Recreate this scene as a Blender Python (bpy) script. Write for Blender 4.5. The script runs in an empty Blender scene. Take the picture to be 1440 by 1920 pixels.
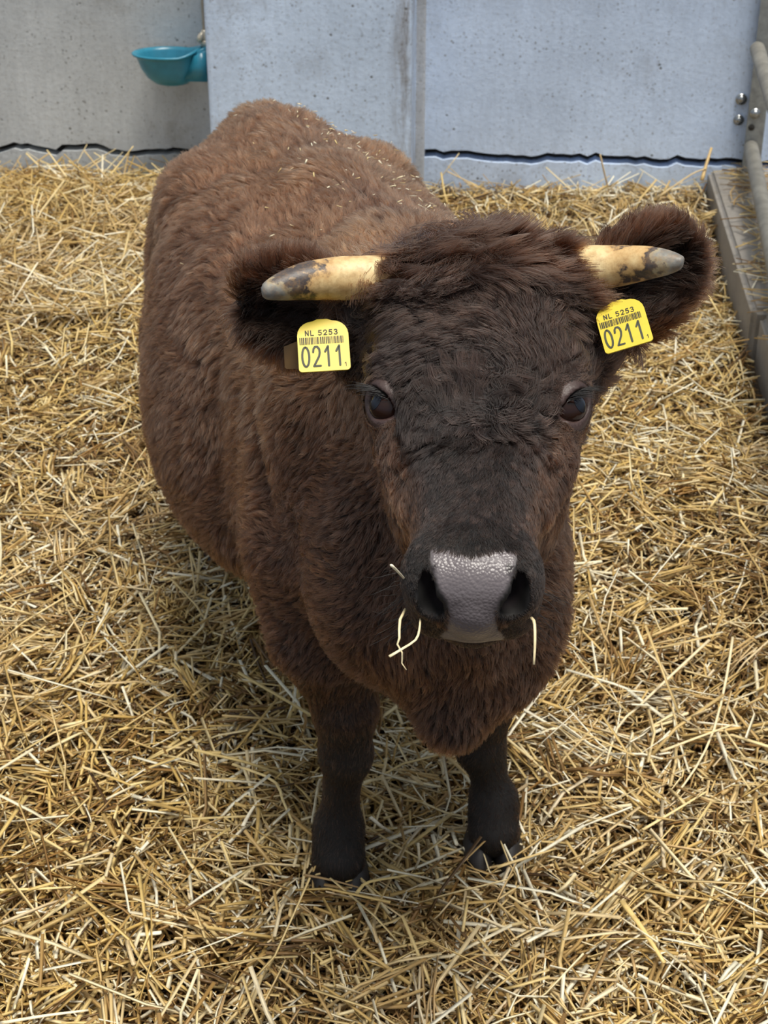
import bpy, bmesh, math, os, sys
import numpy as np
from mathutils import Vector, Matrix, kdtree

PREVIEW = ''
sc = bpy.context.scene
col = sc.collection
rng = np.random.default_rng(7)
R = math.radians

# ------------------------------------------------------------------ camera
PITCH = R(28.7)
CAM_H = 1.65
FPX = 2884.0
cd = bpy.data.cameras.new('camera')
cam = bpy.data.objects.new('camera', cd)
col.objects.link(cam)
cam.location = (0, 0, CAM_H)
cam.rotation_euler = (R(90) - PITCH, 0, 0)
cd.sensor_fit = 'VERTICAL'
cd.sensor_height = 24.0
cd.lens = 24.0 * FPX / 1920.0
cd.clip_start = 0.05
cd.dof.use_dof = True
cd.dof.focus_distance = 1.62
cd.dof.aperture_fstop = 11.0
sc.camera = cam

# ------------------------------------------------------------------ world, sun, exposure
w = bpy.data.worlds.new('world')
sc.world = w
w.use_nodes = True
nt = w.node_tree
nt.nodes.clear()
wo = nt.nodes.new('ShaderNodeOutputWorld')
bg = nt.nodes.new('ShaderNodeBackground')
tc = nt.nodes.new('ShaderNodeTexCoord')
sx = nt.nodes.new('ShaderNodeSeparateXYZ')
rp = nt.nodes.new('ShaderNodeValToRGB')
mr = nt.nodes.new('ShaderNodeMapRange')
mr.inputs[1].default_value = -1.0
nt.links.new(tc.outputs['Generated'], sx.inputs[0])
nt.links.new(sx.outputs[2], mr.inputs[0])
nt.links.new(mr.outputs[0], rp.inputs[0])
rp.color_ramp.elements[0].position = 0.42
rp.color_ramp.elements[0].color = (0.30, 0.29, 0.28, 1)
rp.color_ramp.elements[1].position = 0.95
rp.color_ramp.elements[1].color = (0.92, 0.97, 1.0, 1)
e = rp.color_ramp.elements.new(0.58)
e.color = (0.56, 0.68, 0.86, 1)
nt.links.new(rp.outputs[0], bg.inputs[0])
bg.inputs[1].default_value = 0.62
nt.links.new(bg.outputs[0], wo.inputs[0])

sd = bpy.data.lights.new('sun', 'SUN')
sd.energy = 4.1
sd.angle = R(24)
sd.color = (1.0, 0.95, 0.86)
sun = bpy.data.objects.new('sun', sd)
col.objects.link(sun)
sun.location = (-1, 0, 5)
sun.rotation_euler = Vector((-0.12, 0.20, -1.0)).to_track_quat('-Z', 'Y').to_euler()

sc.view_settings.view_transform = 'Standard'
sc.view_settings.look = 'None'
sc.view_settings.gamma = 1.0
sc.view_settings.use_curve_mapping = False
sc.view_settings.exposure = 0.0


# ------------------------------------------------------------------ helpers
def srgb(r, g, b):
    f = lambda c: (c / 255 / 12.92) if c <= 10 else ((c / 255 + 0.055) / 1.055) ** 2.4
    return np.array([f(r), f(g), f(b)])


SP, CP = math.sin(PITCH), math.cos(PITCH)


def ray(u, v):
    dx = (u - 720) / FPX
    dy = (960 - v) / FPX
    return np.array([dx, CP + dy * SP, -SP + dy * CP])


def at_y(u, v, Y):
    d = ray(u, v)
    return np.array([0, 0, CAM_H]) + d * (Y / d[1])


def at_z(u, v, z):
    d = ray(u, v)
    return np.array([0, 0, CAM_H]) + d * ((z - CAM_H) / d[2])


def at_slant(u, v, s):
    d = ray(u, v)
    return np.array([0, 0, CAM_H]) + d / np.linalg.norm(d) * s


def unit(v):
    v = np.asarray(v, float)
    return v / np.linalg.norm(v)


def mesh_obj(name, verts, faces, mat=None, parent=None, smooth=True):
    me = bpy.data.meshes.new(name)
    me.from_pydata([tuple(map(float, v)) for v in verts], [], [tuple(map(int, f)) for f in faces])
    me.update()
    if smooth:
        me.shade_smooth()
    if mat:
        me.materials.append(mat)
    o = bpy.data.objects.new(name, me)
    col.objects.link(o)
    if parent:
        o.parent = parent
    return o


def bm_obj(name, bm, mat=None, parent=None, smooth=False):
    me = bpy.data.meshes.new(name)
    bmesh.ops.recalc_face_normals(bm, faces=bm.faces)
    bm.to_mesh(me)
    bm.free()
    if smooth:
        me.shade_smooth()
    if mat:
        me.materials.append(mat)
    o = bpy.data.objects.new(name, me)
    col.objects.link(o)
    if parent:
        o.parent = parent
    return o


def empty(name, loc=(0, 0, 0)):
    o = bpy.data.objects.new(name, None)
    o.empty_display_size = 0.05
    o.location = loc
    col.objects.link(o)
    return o


def tag(o, label=None, cat=None, group=None, kind=None):
    if label: o['label'] = label
    if cat: o['category'] = cat
    if group: o['group'] = group
    if kind: o['kind'] = kind
    return o


def parent_keep(o, p):
    """parent without moving: p is an unrotated empty"""
    o.parent = p
    o.matrix_parent_inverse = Matrix.Translation(-Vector(p.location))


class MB:
    """collects verts / faces"""
    def __init__(self):
        self.v = []
        self.f = []

    def add(self, V, F):
        n = len(self.v)
        self.v += [tuple(map(float, p)) for p in V]
        self.f += [tuple(i + n for i in f) for f in F]

    def tube(self, pts, rad, seg=8, cap=True, up=(0, 0, 1), flat=1.0):
        pts = np.asarray(pts, float)
        n = len(pts)
        rad = np.broadcast_to(np.asarray(rad, float), (n,))
        V = []
        for i in range(n):
            t = unit(pts[min(i + 1, n - 1)] - pts[max(i - 1, 0)])
            u = np.asarray(up, float)
            if abs(t @ u) > 0.95:
                u = np.array([1.0, 0, 0])
            a = unit(np.cross(t, u))
            b = np.cross(a, t)
            for k in range(seg):
                an = 2 * math.pi * k / seg
                V.append(pts[i] + rad[i] * (math.cos(an) * a + flat * math.sin(an) * b))
        F = []
        for i in range(n - 1):
            for k in range(seg):
                k2 = (k + 1) % seg
                F.append((i * seg + k, i * seg + k2, (i + 1) * seg + k2, (i + 1) * seg + k))
        if cap:
            F.append(tuple(range(seg))[::-1])
            F.append(tuple((n - 1) * seg + k for k in range(seg)))
        self.add(V, F)

    def box(self, x0, x1, y0, y1, z0, z1):
        V = [(x, y, z) for x in (x0, x1) for y in (y0, y1) for z in (z0, z1)]
        F = [(0, 1, 3, 2), (4, 6, 7, 5), (0, 4, 5, 1), (2, 3, 7, 6), (0, 2, 6, 4), (1, 5, 7, 3)]
        self.add(V, F)

    def build(self, name, mat=None, parent=None, smooth=True):
        return mesh_obj(name, self.v, self.f, mat, parent, smooth)


def catmull(pts, n):
    pts = np.asarray(pts, float)
    m = len(pts)
    P = np.vstack([2 * pts[0] - pts[1], pts, 2 * pts[-1] - pts[-2]])
    u = np.linspace(0, m - 1 - 1e-9, n)
    i = u.astype(int)
    t = (u - i)[:, None]
    p0, p1, p2, p3 = P[i], P[i + 1], P[i + 2], P[i + 3]
    return 0.5 * ((2 * p1) + (-p0 + p2) * t + (2 * p0 - 5 * p1 + 4 * p2 - p3) * t * t + (-p0 + 3 * p1 - 3 * p2 + p3) * t ** 3)


# ------------------------------------------------------------------ node helpers
def new_mat(name):
    m = bpy.data.materials.new(name)
    m.use_nodes = True
    b = m.node_tree.nodes['Principled BSDF']
    return m, m.node_tree, b


def node(t, typ, **kw):
    n = t.nodes.new(typ)
    for k, v in kw.items():
        setattr(n, k, v)
    return n


def ramp(t, src, stops, interp='LINEAR'):
    r = node(t, 'ShaderNodeValToRGB')
    r.color_ramp.interpolation = interp
    el = r.color_ramp.elements
    while len(el) > 1:
        el.remove(el[-1])
    for i, (p, c) in enumerate(stops):
        q = el[0] if i == 0 else el.new(p)
        q.position = p
        if np.isscalar(c):
            c = (c, c, c)
        q.color = (*c, 1)
    t.links.new(src, r.inputs[0])
    return r.outputs[0]


def noise(t, vec, scale, detail=4, rough=0.55, dim='3D'):
    n = node(t, 'ShaderNodeTexNoise')
    n.inputs['Scale'].default_value = scale
    n.inputs['Detail'].default_value = detail
    n.inputs['Roughness'].default_value = rough
    if vec is not None:
        t.links.new(vec, n.inputs['Vector'])
    return n.outputs['Fac']


def mix(t, fac, a, b, mode='MIX'):
    n = node(t, 'ShaderNodeMix', data_type='RGBA', blend_type=mode)
    for sock, val in ((n.inputs[0], fac), (n.inputs[6], a), (n.inputs[7], b)):
        if hasattr(val, 'is_linked') or hasattr(val, 'links'):
            t.links.new(val, sock)
        elif np.isscalar(val):
            sock.default_value = val
        else:
            sock.default_value = (*val, 1)
    return n.outputs[2]


def math_n(t, op, a, b=0.0):
    n = node(t, 'ShaderNodeMath', operation=op)
    for sock, val in ((n.inputs[0], a), (n.inputs[1], b)):
        if hasattr(val, 'links'):
            t.links.new(val, sock)
        else:
            sock.default_value = val
    return n.outputs[0]


def bump(t, b, height, strength=0.3, dist=0.002):
    n = node(t, 'ShaderNodeBump')
    n.inputs['Strength'].default_value = strength
    n.inputs['Distance'].default_value = dist
    t.links.new(height, n.inputs['Height'])
    t.links.new(n.outputs[0], b.inputs['Normal'])


def objco(t, scale=(1, 1, 1)):
    c = node(t, 'ShaderNodeTexCoord')
    m = node(t, 'ShaderNodeMapping')
    m.inputs['Scale'].default_value = scale
    t.links.new(c.outputs['Object'], m.inputs[0])
    return m.outputs[0]


def concrete(name, base, stain=0.5, edge=None, dark=(0.10, 0.095, 0.085)):
    m, t, b = new_mat(name)
    v = objco(t)
    vs = objco(t, (9, 9, 1.2))
    c = mix(t, ramp(t, noise(t, v, 2.2, 6, 0.65), [(0.32, 0.0), (0.68, 1.0)]), base * 0.84, base * 1.12)
    # brushed vertical streaks
    c = mix(t, ramp(t, noise(t, vs, 6.0, 4, 0.6), [(0.40, 0.0), (0.75, 0.30)]), c, base * 0.62)
    # brown dirt patches
    c = mix(t, ramp(t, noise(t, v, 3.7, 8, 0.75), [(0.54, 0.0), (0.72, stain)]), c, (0.20, 0.165, 0.115))
    # small pits
    vo = node(t, 'ShaderNodeTexVoronoi')
    vo.inputs['Scale'].default_value = 19
    vo.inputs['Randomness'].default_value = 1.0
    t.links.new(v, vo.inputs['Vector'])
    pit = ramp(t, vo.outputs['Distance'], [(0.06, 1.0), (0.12, 0.0)])
    gate = ramp(t, noise(t, v, 9.0, 2), [(0.49, 0.0), (0.56, 1.0)])
    pitm = math_n(t, 'MULTIPLY', pit, gate)
    c = mix(t, math_n(t, 'MULTIPLY', pitm, 0.75), c, dark)
    vo2 = node(t, 'ShaderNodeTexVoronoi')
    vo2.inputs['Scale'].default_value = 46
    t.links.new(v, vo2.inputs['Vector'])
    p2 = math_n(t, 'MULTIPLY', ramp(t, vo2.outputs['Distance'], [(0.12, 1.0), (0.24, 0.0)]), ramp(t, noise(t, v, 5.0, 4), [(0.42, 0.0), (0.62, 0.6)]))
    c = mix(t, p2, c, np.array(dark) * 1.3)
    if edge is not None:
        sxx = node(t, 'ShaderNodeSeparateXYZ')
        t.links.new(v, sxx.inputs[0])
        ed = ramp(t, math_n(t, 'ABSOLUTE', math_n(t, 'SUBTRACT', sxx.outputs[0], edge)), [(0.0, 0.9), (0.03, 0.5), (0.07, 0.0)])
        ed = math_n(t, 'MULTIPLY', ed, ramp(t, noise(t, objco(t, (6, 6, 1)), 3.2, 5, 0.7), [(0.40, 0.0), (0.62, 1.0)]))
        c = mix(t, ed, c, srgb(112, 96, 76))
    sp = ramp(t, noise(t, v, 90.0, 3, 0.6), [(0.58, 0.0), (0.72, 0.5)])
    c = mix(t, sp, c, np.array(dark) * 1.7)
    t.links.new(c, b.inputs['Base Color'])
    b.inputs['Roughness'].default_value = 0.62
    b.inputs['Specular IOR Level'].default_value = 0.35
    h = math_n(t, 'SUBTRACT', noise(t, v, 60.0, 5), pitm)
    bump(t, b, h, 0.35, 0.004)
    return m


def plain(name, c, rough=0.5, metal=0.0, spec=0.5, nscale=30.0, var=0.2, bmp=0.0):
    m, t, b = new_mat(name)
    c = np.asarray(c, float)
    v = objco(t)
    f = noise(t, v, nscale, 5, 0.6)
    t.links.new(mix(t, ramp(t, f, [(0.3, 0.0), (0.7, 1.0)]), c * (1 - var), c * (1 + var)), b.inputs['Base Color'])
    b.inputs['Roughness'].default_value = rough
    b.inputs['Metallic'].default_value = metal
    b.inputs['Specular IOR Level'].default_value = spec
    if bmp:
        bump(t, b, f, bmp, 0.002)
    return m


# ------------------------------------------------------------------ the back wall
YAW = R(5.5)
WD = np.array([math.cos(YAW), -math.sin(YAW), 0])     # along the wall, to the right
WN = np.array([math.sin(YAW), math.cos(YAW), 0])      # into the wall
WO = np.array([0, 5.36, 0])
wall_m = Matrix(((WD[0], WN[0], 0, WO[0]), (WD[1], WN[1], 0, WO[1]), (0, 0, 1, 0), (0, 0, 0, 1)))


def on_wall(u, v, depth=0.0):
    """pixel -> (along, height) on the wall plane at a given depth (negative = towards the camera)"""
    d = ray(u, v)
    o = np.array([0, 0, CAM_H]) - WO
    k = (depth - o @ WN) / (d @ WN)
    p = o + d * k
    return p @ WD, p[2]


def wall_pt(a, dep, z):
    return WO + WD * a + WN * dep + np.array([0, 0, z])


m_conc_l = concrete('concrete_grey', srgb(196, 200, 202), 0.5)
m_conc_m = concrete('concrete_blue_grey', srgb(210, 228, 252), 0.45, 0.095)
m_conc_r = concrete('concrete_bluish', srgb(208, 225, 250), 0.30)
m_dark = plain('joint_dark', (0.035, 0.032, 0.028), 0.9)
m_joint = concrete('joint_mortar', srgb(190, 194, 200), 0.5)

PIL = -0.22                              # the middle slab stands this far out from the wall
xl, _ = on_wall(388, 150, PIL)
xm, _ = on_wall(772, 150, PIL)
xr, _ = on_wall(800, 150, 0.0)
_, zl = on_wall(200, 283, 0.0)
_, zr = on_wall(1060, 297, 0.0)


def slab(name, x0, x1, y0, z0, z1, mat, parent, bev=0.006, ragged=False, thick=0.12):
    """a concrete slab in wall space, front face at y0; lower or upper edge a little ragged"""
    bm = bmesh.new()
    nx = 160 if ragged else 1
    V = {}
    r = np.random.default_rng(int(abs(x0) * 1000) + 5)
    off = (np.convolve(r.normal(0, 0.010, nx + 5), [.2, .4, .25, .15], 'same') + r.normal(0, 0.003, nx + 5))[:nx + 1] if ragged else np.zeros(2)
    for i in range(nx + 1):
        x = x0 + (x1 - x0) * i / nx
        for j, z in enumerate((z0, z1)):
            zz = z + (off[i] if (ragged == 'top' and j == 1) or (ragged == 'bot' and j == 0) else 0)
            for k, y in enumerate((y0, y0 + thick)):
                V[i, j, k] = bm.verts.new((x, y, zz))
    for i in range(nx):
        for a in ((0, 0), (1, 0)):
            pass
        bm.faces.new((V[i, 0, 0], V[i + 1, 0, 0], V[i + 1, 1, 0], V[i, 1, 0]))
        bm.faces.new((V[i, 0, 1], V[i, 1, 1], V[i + 1, 1, 1], V[i + 1, 0, 1]))
        bm.faces.new((V[i, 1, 0], V[i + 1, 1, 0], V[i + 1, 1, 1], V[i, 1, 1]))
        bm.faces.new((V[i, 0, 0], V[i, 0, 1], V[i + 1, 0, 1], V[i + 1, 0, 0]))
    for i in (0, nx):
        bm.faces.new((V[i, 0, 0], V[i, 1, 0], V[i, 1, 1], V[i, 0, 1]))
    bmesh.ops.recalc_face_normals(bm, faces=bm.faces)
    if bev and not ragged:
        bmesh.ops.bevel(bm, geom=[e for e in bm.edges], offset=bev, segments=3, affect='EDGES', profile=0.5)
    o = bm_obj(name, bm, mat, parent, smooth=False)
    return o


wall = mesh_obj('wall_back', *[
    [(x, y, z) for x in (-4.6, 4.6) for y in (0.06, 0.3) for z in (-0.15, 2.6)],
    [(0, 1, 3, 2), (4, 6, 7, 5), (0, 4, 5, 1), (2, 3, 7, 6), (0, 2, 6, 4), (1, 5, 7, 3)]], m_dark, None, False)
wall.matrix_world = wall_m
tag(wall, 'grey concrete panel wall closing the back of the straw pen', None, None, 'structure')
slab('concrete_panel', -4.6, xl + 0.02, 0.0, zl + 0.012, 2.6, m_conc_l, wall, 0, 'bot')
slab('concrete_pillar', xl, xm, PIL, -0.12, 2.6, m_conc_m, wall, 0.014, thick=0.4)
slab('concrete_panel', xm + 0.012, 4.6, 0.0, zr + 0.015, 2.6, m_conc_r, wall, 0, 'bot')
slab('concrete_plinth', -4.6, xl + 0.02, -0.004, -0.12, zl - 0.010, m_conc_l, wall, 0, 'top')
slab('concrete_plinth', xm + 0.012, 4.6, -0.006, -0.12, zr - 0.013, m_conc_r, wall, 0, 'top')
slab('joint_strip', xm - 0.02, xm + 0.03, -0.02, -0.12, 2.6, m_joint, wall, 0.006)

# ------------------------------------------------------------------ floor with its mounds, straw
_wr = np.random.default_rng(11)
_K = _wr.normal(0, 1, (10, 2)) * np.array([2.4, 2.4])
_PH = _wr.uniform(0, 6.28, 10)
FEET = []


def smoothstep(t):
    t = np.clip(t, 0, 1)
    return t * t * (3 - 2 * t)


def ground(x, y):
    x = np.asarray(x, float)
    y = np.asarray(y, float)
    h = np.zeros(np.broadcast(x, y).shape)
    for k, p in zip(_K, _PH):
        h = h + 0.006 * np.sin(k[0] * x * 1.6 + k[1] * y * 1.6 + p)
    # deep drift of straw on the left against the wall
    a = np.exp(-((x + 1.05) / 0.62) ** 2) * (1 / (1 + np.exp(-(y - 4.35) / 0.28)))
    h = h + 0.05 * a
    h = h + 0.05 * np.exp(-((x + 0.8) / 0.5) ** 2 - ((y - 3.3) / 0.5) ** 2)
    h = h + 0.035 * np.exp(-((x - 0.55) / 0.35) ** 2 - ((y - 2.9) / 0.5) ** 2)
    # trodden down a little where the animal stands
    h = h + 0.035 * smoothstep((y - 4.4) / 0.7) * smoothstep((x + 0.1) / 0.6)
    h = h - 0.02 * np.exp(-((x - 0.05) / 0.30) ** 2 - ((y - 1.95) / 0.35) ** 2)
    return h


m_floor, t, b = new_mat('trodden_bedding')
v = objco(t)
vv = objco(t, (1, 1, 1))
c = mix(t, ramp(t, noise(t, v, 14, 6, 0.7), [(0.35, 0.0), (0.65, 1.0)]), srgb(26, 19, 12), srgb(66, 50, 28))  # packed brown bedding, darkened further to paint shaded gaps in the straw
c = mix(t, ramp(t, noise(t, v, 120, 3, 0.7), [(0.5, 0.0), (0.75, 0.5)]), c, srgb(120, 95, 54))
t.links.new(c, b.inputs['Base Color'])
b.inputs['Roughness'].default_value = 0.9
bump(t, b, noise(t, v, 80, 4), 0.8, 0.01)
gx = np.linspace(-4.5, 4.5, 121)
gy = np.linspace(-1.2, 5.85, 132)
GX, GY = np.meshgrid(gx, gy, indexing='ij')
GZ = ground(GX, GY) - 0.025
V = np.stack([GX, GY, GZ], -1).reshape(-1, 3)
ii, jj = np.meshgrid(np.arange(120), np.arange(131), indexing='ij')
q = (ii * 132 + jj).ravel()
F = np.stack([q, q + 132, q + 133, q + 1], -1)
fl = mesh_obj('floor', V, F, m_floor)
tag(fl, 'trodden straw covered floor of the pen', None, None, 'structure')

# ------------------------------------------------------------------ kerb on the right
KD = unit([-0.166, -1.73, 0])           # along the kerb, towards the camera
KR = np.array([-KD[1], KD[0], 0])       # to the right
K0 = np.array([1.125, 5.245, 0.0])
m_kerb = concrete('kerb_concrete', srgb(150, 144, 136), 0.6)
kerb_m = Matrix(((KR[0], KD[0], 0, K0[0]), (KR[1], KD[1], 0, K0[1]), (0, 0, 1, 0), (0, 0, 0, 1)))
kerb = empty('kerb_right', K0)
kerb.matrix_world = kerb_m
tag(kerb, 'low grey concrete kerb along the right side of the pen', None, None, 'structure')


def kerb_block(y0, y1, x0, x1, top):
    bm = bmesh.new()
    mb = MB()
    mb.box(x0, x1, y0, y1, -0.1, top)
    vs = [bm.verts.new(p) for p in mb.v]
    for f in mb.f:
        bm.faces.new([vs[i] for i in f])
    bmesh.ops.recalc_face_normals(bm, faces=bm.faces)
    bmesh.ops.bevel(bm, geom=list(bm.edges), offset=0.015, segments=3, affect='EDGES')
    return bm_obj('kerb_block', bm, m_kerb, kerb)


kerb_block(-0.05, 1.33, 0.0, 1.62, 0.13)
kerb_block(1.345, 3.1, 0.02, 1.66, 0.125)
kerb_block(3.115, 4.9, 0.02, 1.66, 0.125)


# ------------------------------------------------------------------ straw
def straw_mesh(name, base, yaw, tilt, length, width, tone, kindv, curve, mat, segs=2, flat=0.55):
    """many stalks in one mesh: three sided, bent in the middle"""
    n = len(base)
    T = np.stack([np.cos(yaw) * np.cos(tilt), np.sin(yaw) * np.cos(tilt), np.sin(tilt)], -1)
    S = np.stack([-np.sin(yaw), np.cos(yaw), np.zeros(n)], -1)
    U = np.cross(T, S)
    roll = rng.uniform(0, 6.28, n)[:, None]
    # wide side mostly flat
    roll = rng.normal(0, 0.5, n)[:, None]
    A = np.cos(roll) * S + np.sin(roll) * U
    B = -np.sin(roll) * S + np.cos(roll) * U
    rings = segs + 1
    us = np.linspace(-0.5, 0.5, rings)
    P = base[:, None, :] + us[None, :, None] * (length[:, None, None] * T[:, None, :])
    bow = (0.25 - us ** 2)[None, :, None] * 4
    P = P + bow * (curve[:, 0, None, None] * S[:, None, :] + curve[:, 1, None, None] * U[:, None, :]) * length[:, None, None]
    V = np.empty((n, rings, 3, 3), np.float32)
    for k in range(3):
        an = 2 * math.pi * k / 3 + math.pi / 6
        V[:, :, k, :] = P + (math.cos(an) * width[:, None, None] * 0.58 * A[:, None, :]
                             + math.sin(an) * width[:, None, None] * 0.58 * flat * B[:, None, :])
    nv = rings * 3
    q = []
    for i in range(segs):
        for k in range(3):
            k2 = (k + 1) % 3
            q.append((i * 3 + k, i * 3 + k2, (i + 1) * 3 + k2, (i + 1) * 3 + k))
    q = np.array(q)
    tri = np.array([(2, 1, 0), (segs * 3, segs * 3 + 1, segs * 3 + 2)])
    offs = (np.arange(n) * nv)
    Q = (q[None] + offs[:, None, None]).reshape(-1, 4)
    Tt = (tri[None] + offs[:, None, None]).reshape(-1, 3)
    me = bpy.data.meshes.new(name)
    nq, ntv = len(Q), len(Tt)
    me.vertices.add(n * nv)
    me.vertices.foreach_set('co', V.reshape(-1))
    me.loops.add(nq * 4 + ntv * 3)
    me.loops.foreach_set('vertex_index', np.concatenate([Q.ravel(), Tt.ravel()]).astype(np.int32))
    me.polygons.add(nq + ntv)
    me.polygons.foreach_set('loop_start', np.concatenate([np.arange(nq) * 4, nq * 4 + np.arange(ntv) * 3]).astype(np.int32))
    me.update(calc_edges=True)
    me.validate()
    a = me.attributes.new('tone', 'FLOAT', 'POINT')
    a.data.foreach_set('value', np.repeat(tone, nv).astype(np.float32))
    a = me.attributes.new('hue', 'FLOAT', 'POINT')
    a.data.foreach_set('value', np.repeat(kindv, nv).astype(np.float32))
    me.materials.append(mat)
    o = bpy.data.objects.new(name, me)
    col.objects.link(o)
    return o


def straw_material():
    m, t, b = new_mat('straw')
    at = node(t, 'ShaderNodeAttribute', attribute_name='tone')
    ah = node(t, 'ShaderNodeAttribute', attribute_name='hue')
    c1 = ramp(t, at.outputs['Fac'], [(0.0, srgb(70, 48, 24)), (0.3, srgb(150, 110, 54)), (0.6, srgb(214, 180, 106)),
                                     (0.85, srgb(238, 212, 146)), (1.0, srgb(250, 242, 214))])
    c2 = ramp(t, at.outputs['Fac'], [(0.0, srgb(58, 44, 28)), (0.3, srgb(132, 102, 66)), (0.6, srgb(202, 170, 122)),
                                     (1.0, srgb(244, 234, 208))])
    c = mix(t, ah.outputs['Fac'], c1, c2)
    v = objco(t)
    c = mix(t, ramp(t, noise(t, v, 70, 3, 0.6), [(0.5, 0.0), (0.8, 0.45)]), c, srgb(110, 80, 44))
    t.links.new(c, b.inputs['Base Color'])
    b.inputs['Roughness'].default_value = 0.42
    b.inputs['Specular IOR Level'].default_value = 0.5
    return m


m_straw = straw_material()


def scatter_straw(n, x0f, x1f, y0, y1, lo, hi, zlo, zhi, wlo, whi, tmean, tsd, tiltsd, power=1.0, seed=0):
    r = np.random.default_rng(seed)
    y = y0 + (y1 - y0) * r.uniform(0, 1, n) ** power
    x = x0f(y) + (x1f(y) - x0f(y)) * r.uniform(0, 1, n)
    L = lo + (hi - lo) * r.beta(1.2, 2.6, n)
    yaw = r.uniform(0, math.pi * 2, n)
    z = ground(x, y) + zlo + (zhi - zlo) * r.uniform(0, 1, n)
    # follow the slope of the drift
    e = 0.03
    gxs = (ground(x + e, y) - ground(x - e, y)) / (2 * e)
    gys = (ground(x, y + e) - ground(x, y - e)) / (2 * e)
    tilt = np.arctan(gxs * np.cos(yaw) + gys * np.sin(yaw)) + r.normal(0, tiltsd, n)
    z = z + np.abs(np.sin(tilt - np.arctan(gxs * np.cos(yaw) + gys * np.sin(yaw)))) * L * 0.25
    # patches of tone over the bed
    pt = 0.5 * np.sin(3.1 * x + 1.3 * y + 1) * np.sin(2.3 * y - 1.1 * x) + 0.4 * np.sin(7 * x + 2) * np.sin(6 * y + 1.5)
    tone = np.clip(r.normal(tmean, tsd, n) + 0.13 * pt, 0, 1)
    hue = np.clip(r.beta(1.0, 2.4, n) + 0.15 * np.sin(4 * x - 3 * y), 0, 1)
    cur = np.stack([r.normal(0, 0.05, n), np.abs(r.normal(0, 0.03, n)) - 0.01], -1)
    W = r.uniform(wlo, whi, n)
    return [np.stack([x, y, z], -1), yaw, tilt, L, W, tone, hue, cur]


def merge(sets):
    return [np.concatenate([s[i] for s in sets]) for i in range(8)]


def left_of(y): return -(0.62 + 0.235 * (y - 1.4)) - 0.35
def kerb_x(y): return K0[0] + (y - K0[1]) * (KD[0] / KD[1])
def right_of(y): return np.minimum(0.95 + 0.24 * (y - 1.4), kerb_x(y) - 0.01)


def clip_wall(s):
    p = s[0]
    d = (p - WO) @ WN
    a = (p - WO) @ WD
    half = np.abs(np.sin(s[1] + YAW)) * s[3] * 0.5
    lim = np.where((a > xl - 0.02) & (a < xm + 0.02), PIL - 0.01, -0.012)
    over = np.maximum(d + half - lim, 0)
    s[0] = p - WN[None] * over[:, None]
    # keep the ends out of the kerb
    hx = np.abs(np.cos(s[1])) * s[3] * 0.5
    ov = np.maximum(s[0][:, 0] + hx - kerb_x(s[0][:, 1]) - 0.005, 0) * (s[0][:, 2] < 0.12)
    s[0] = s[0] - np.stack([ov, 0 * ov, 0 * ov], -1)
    return s


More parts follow.
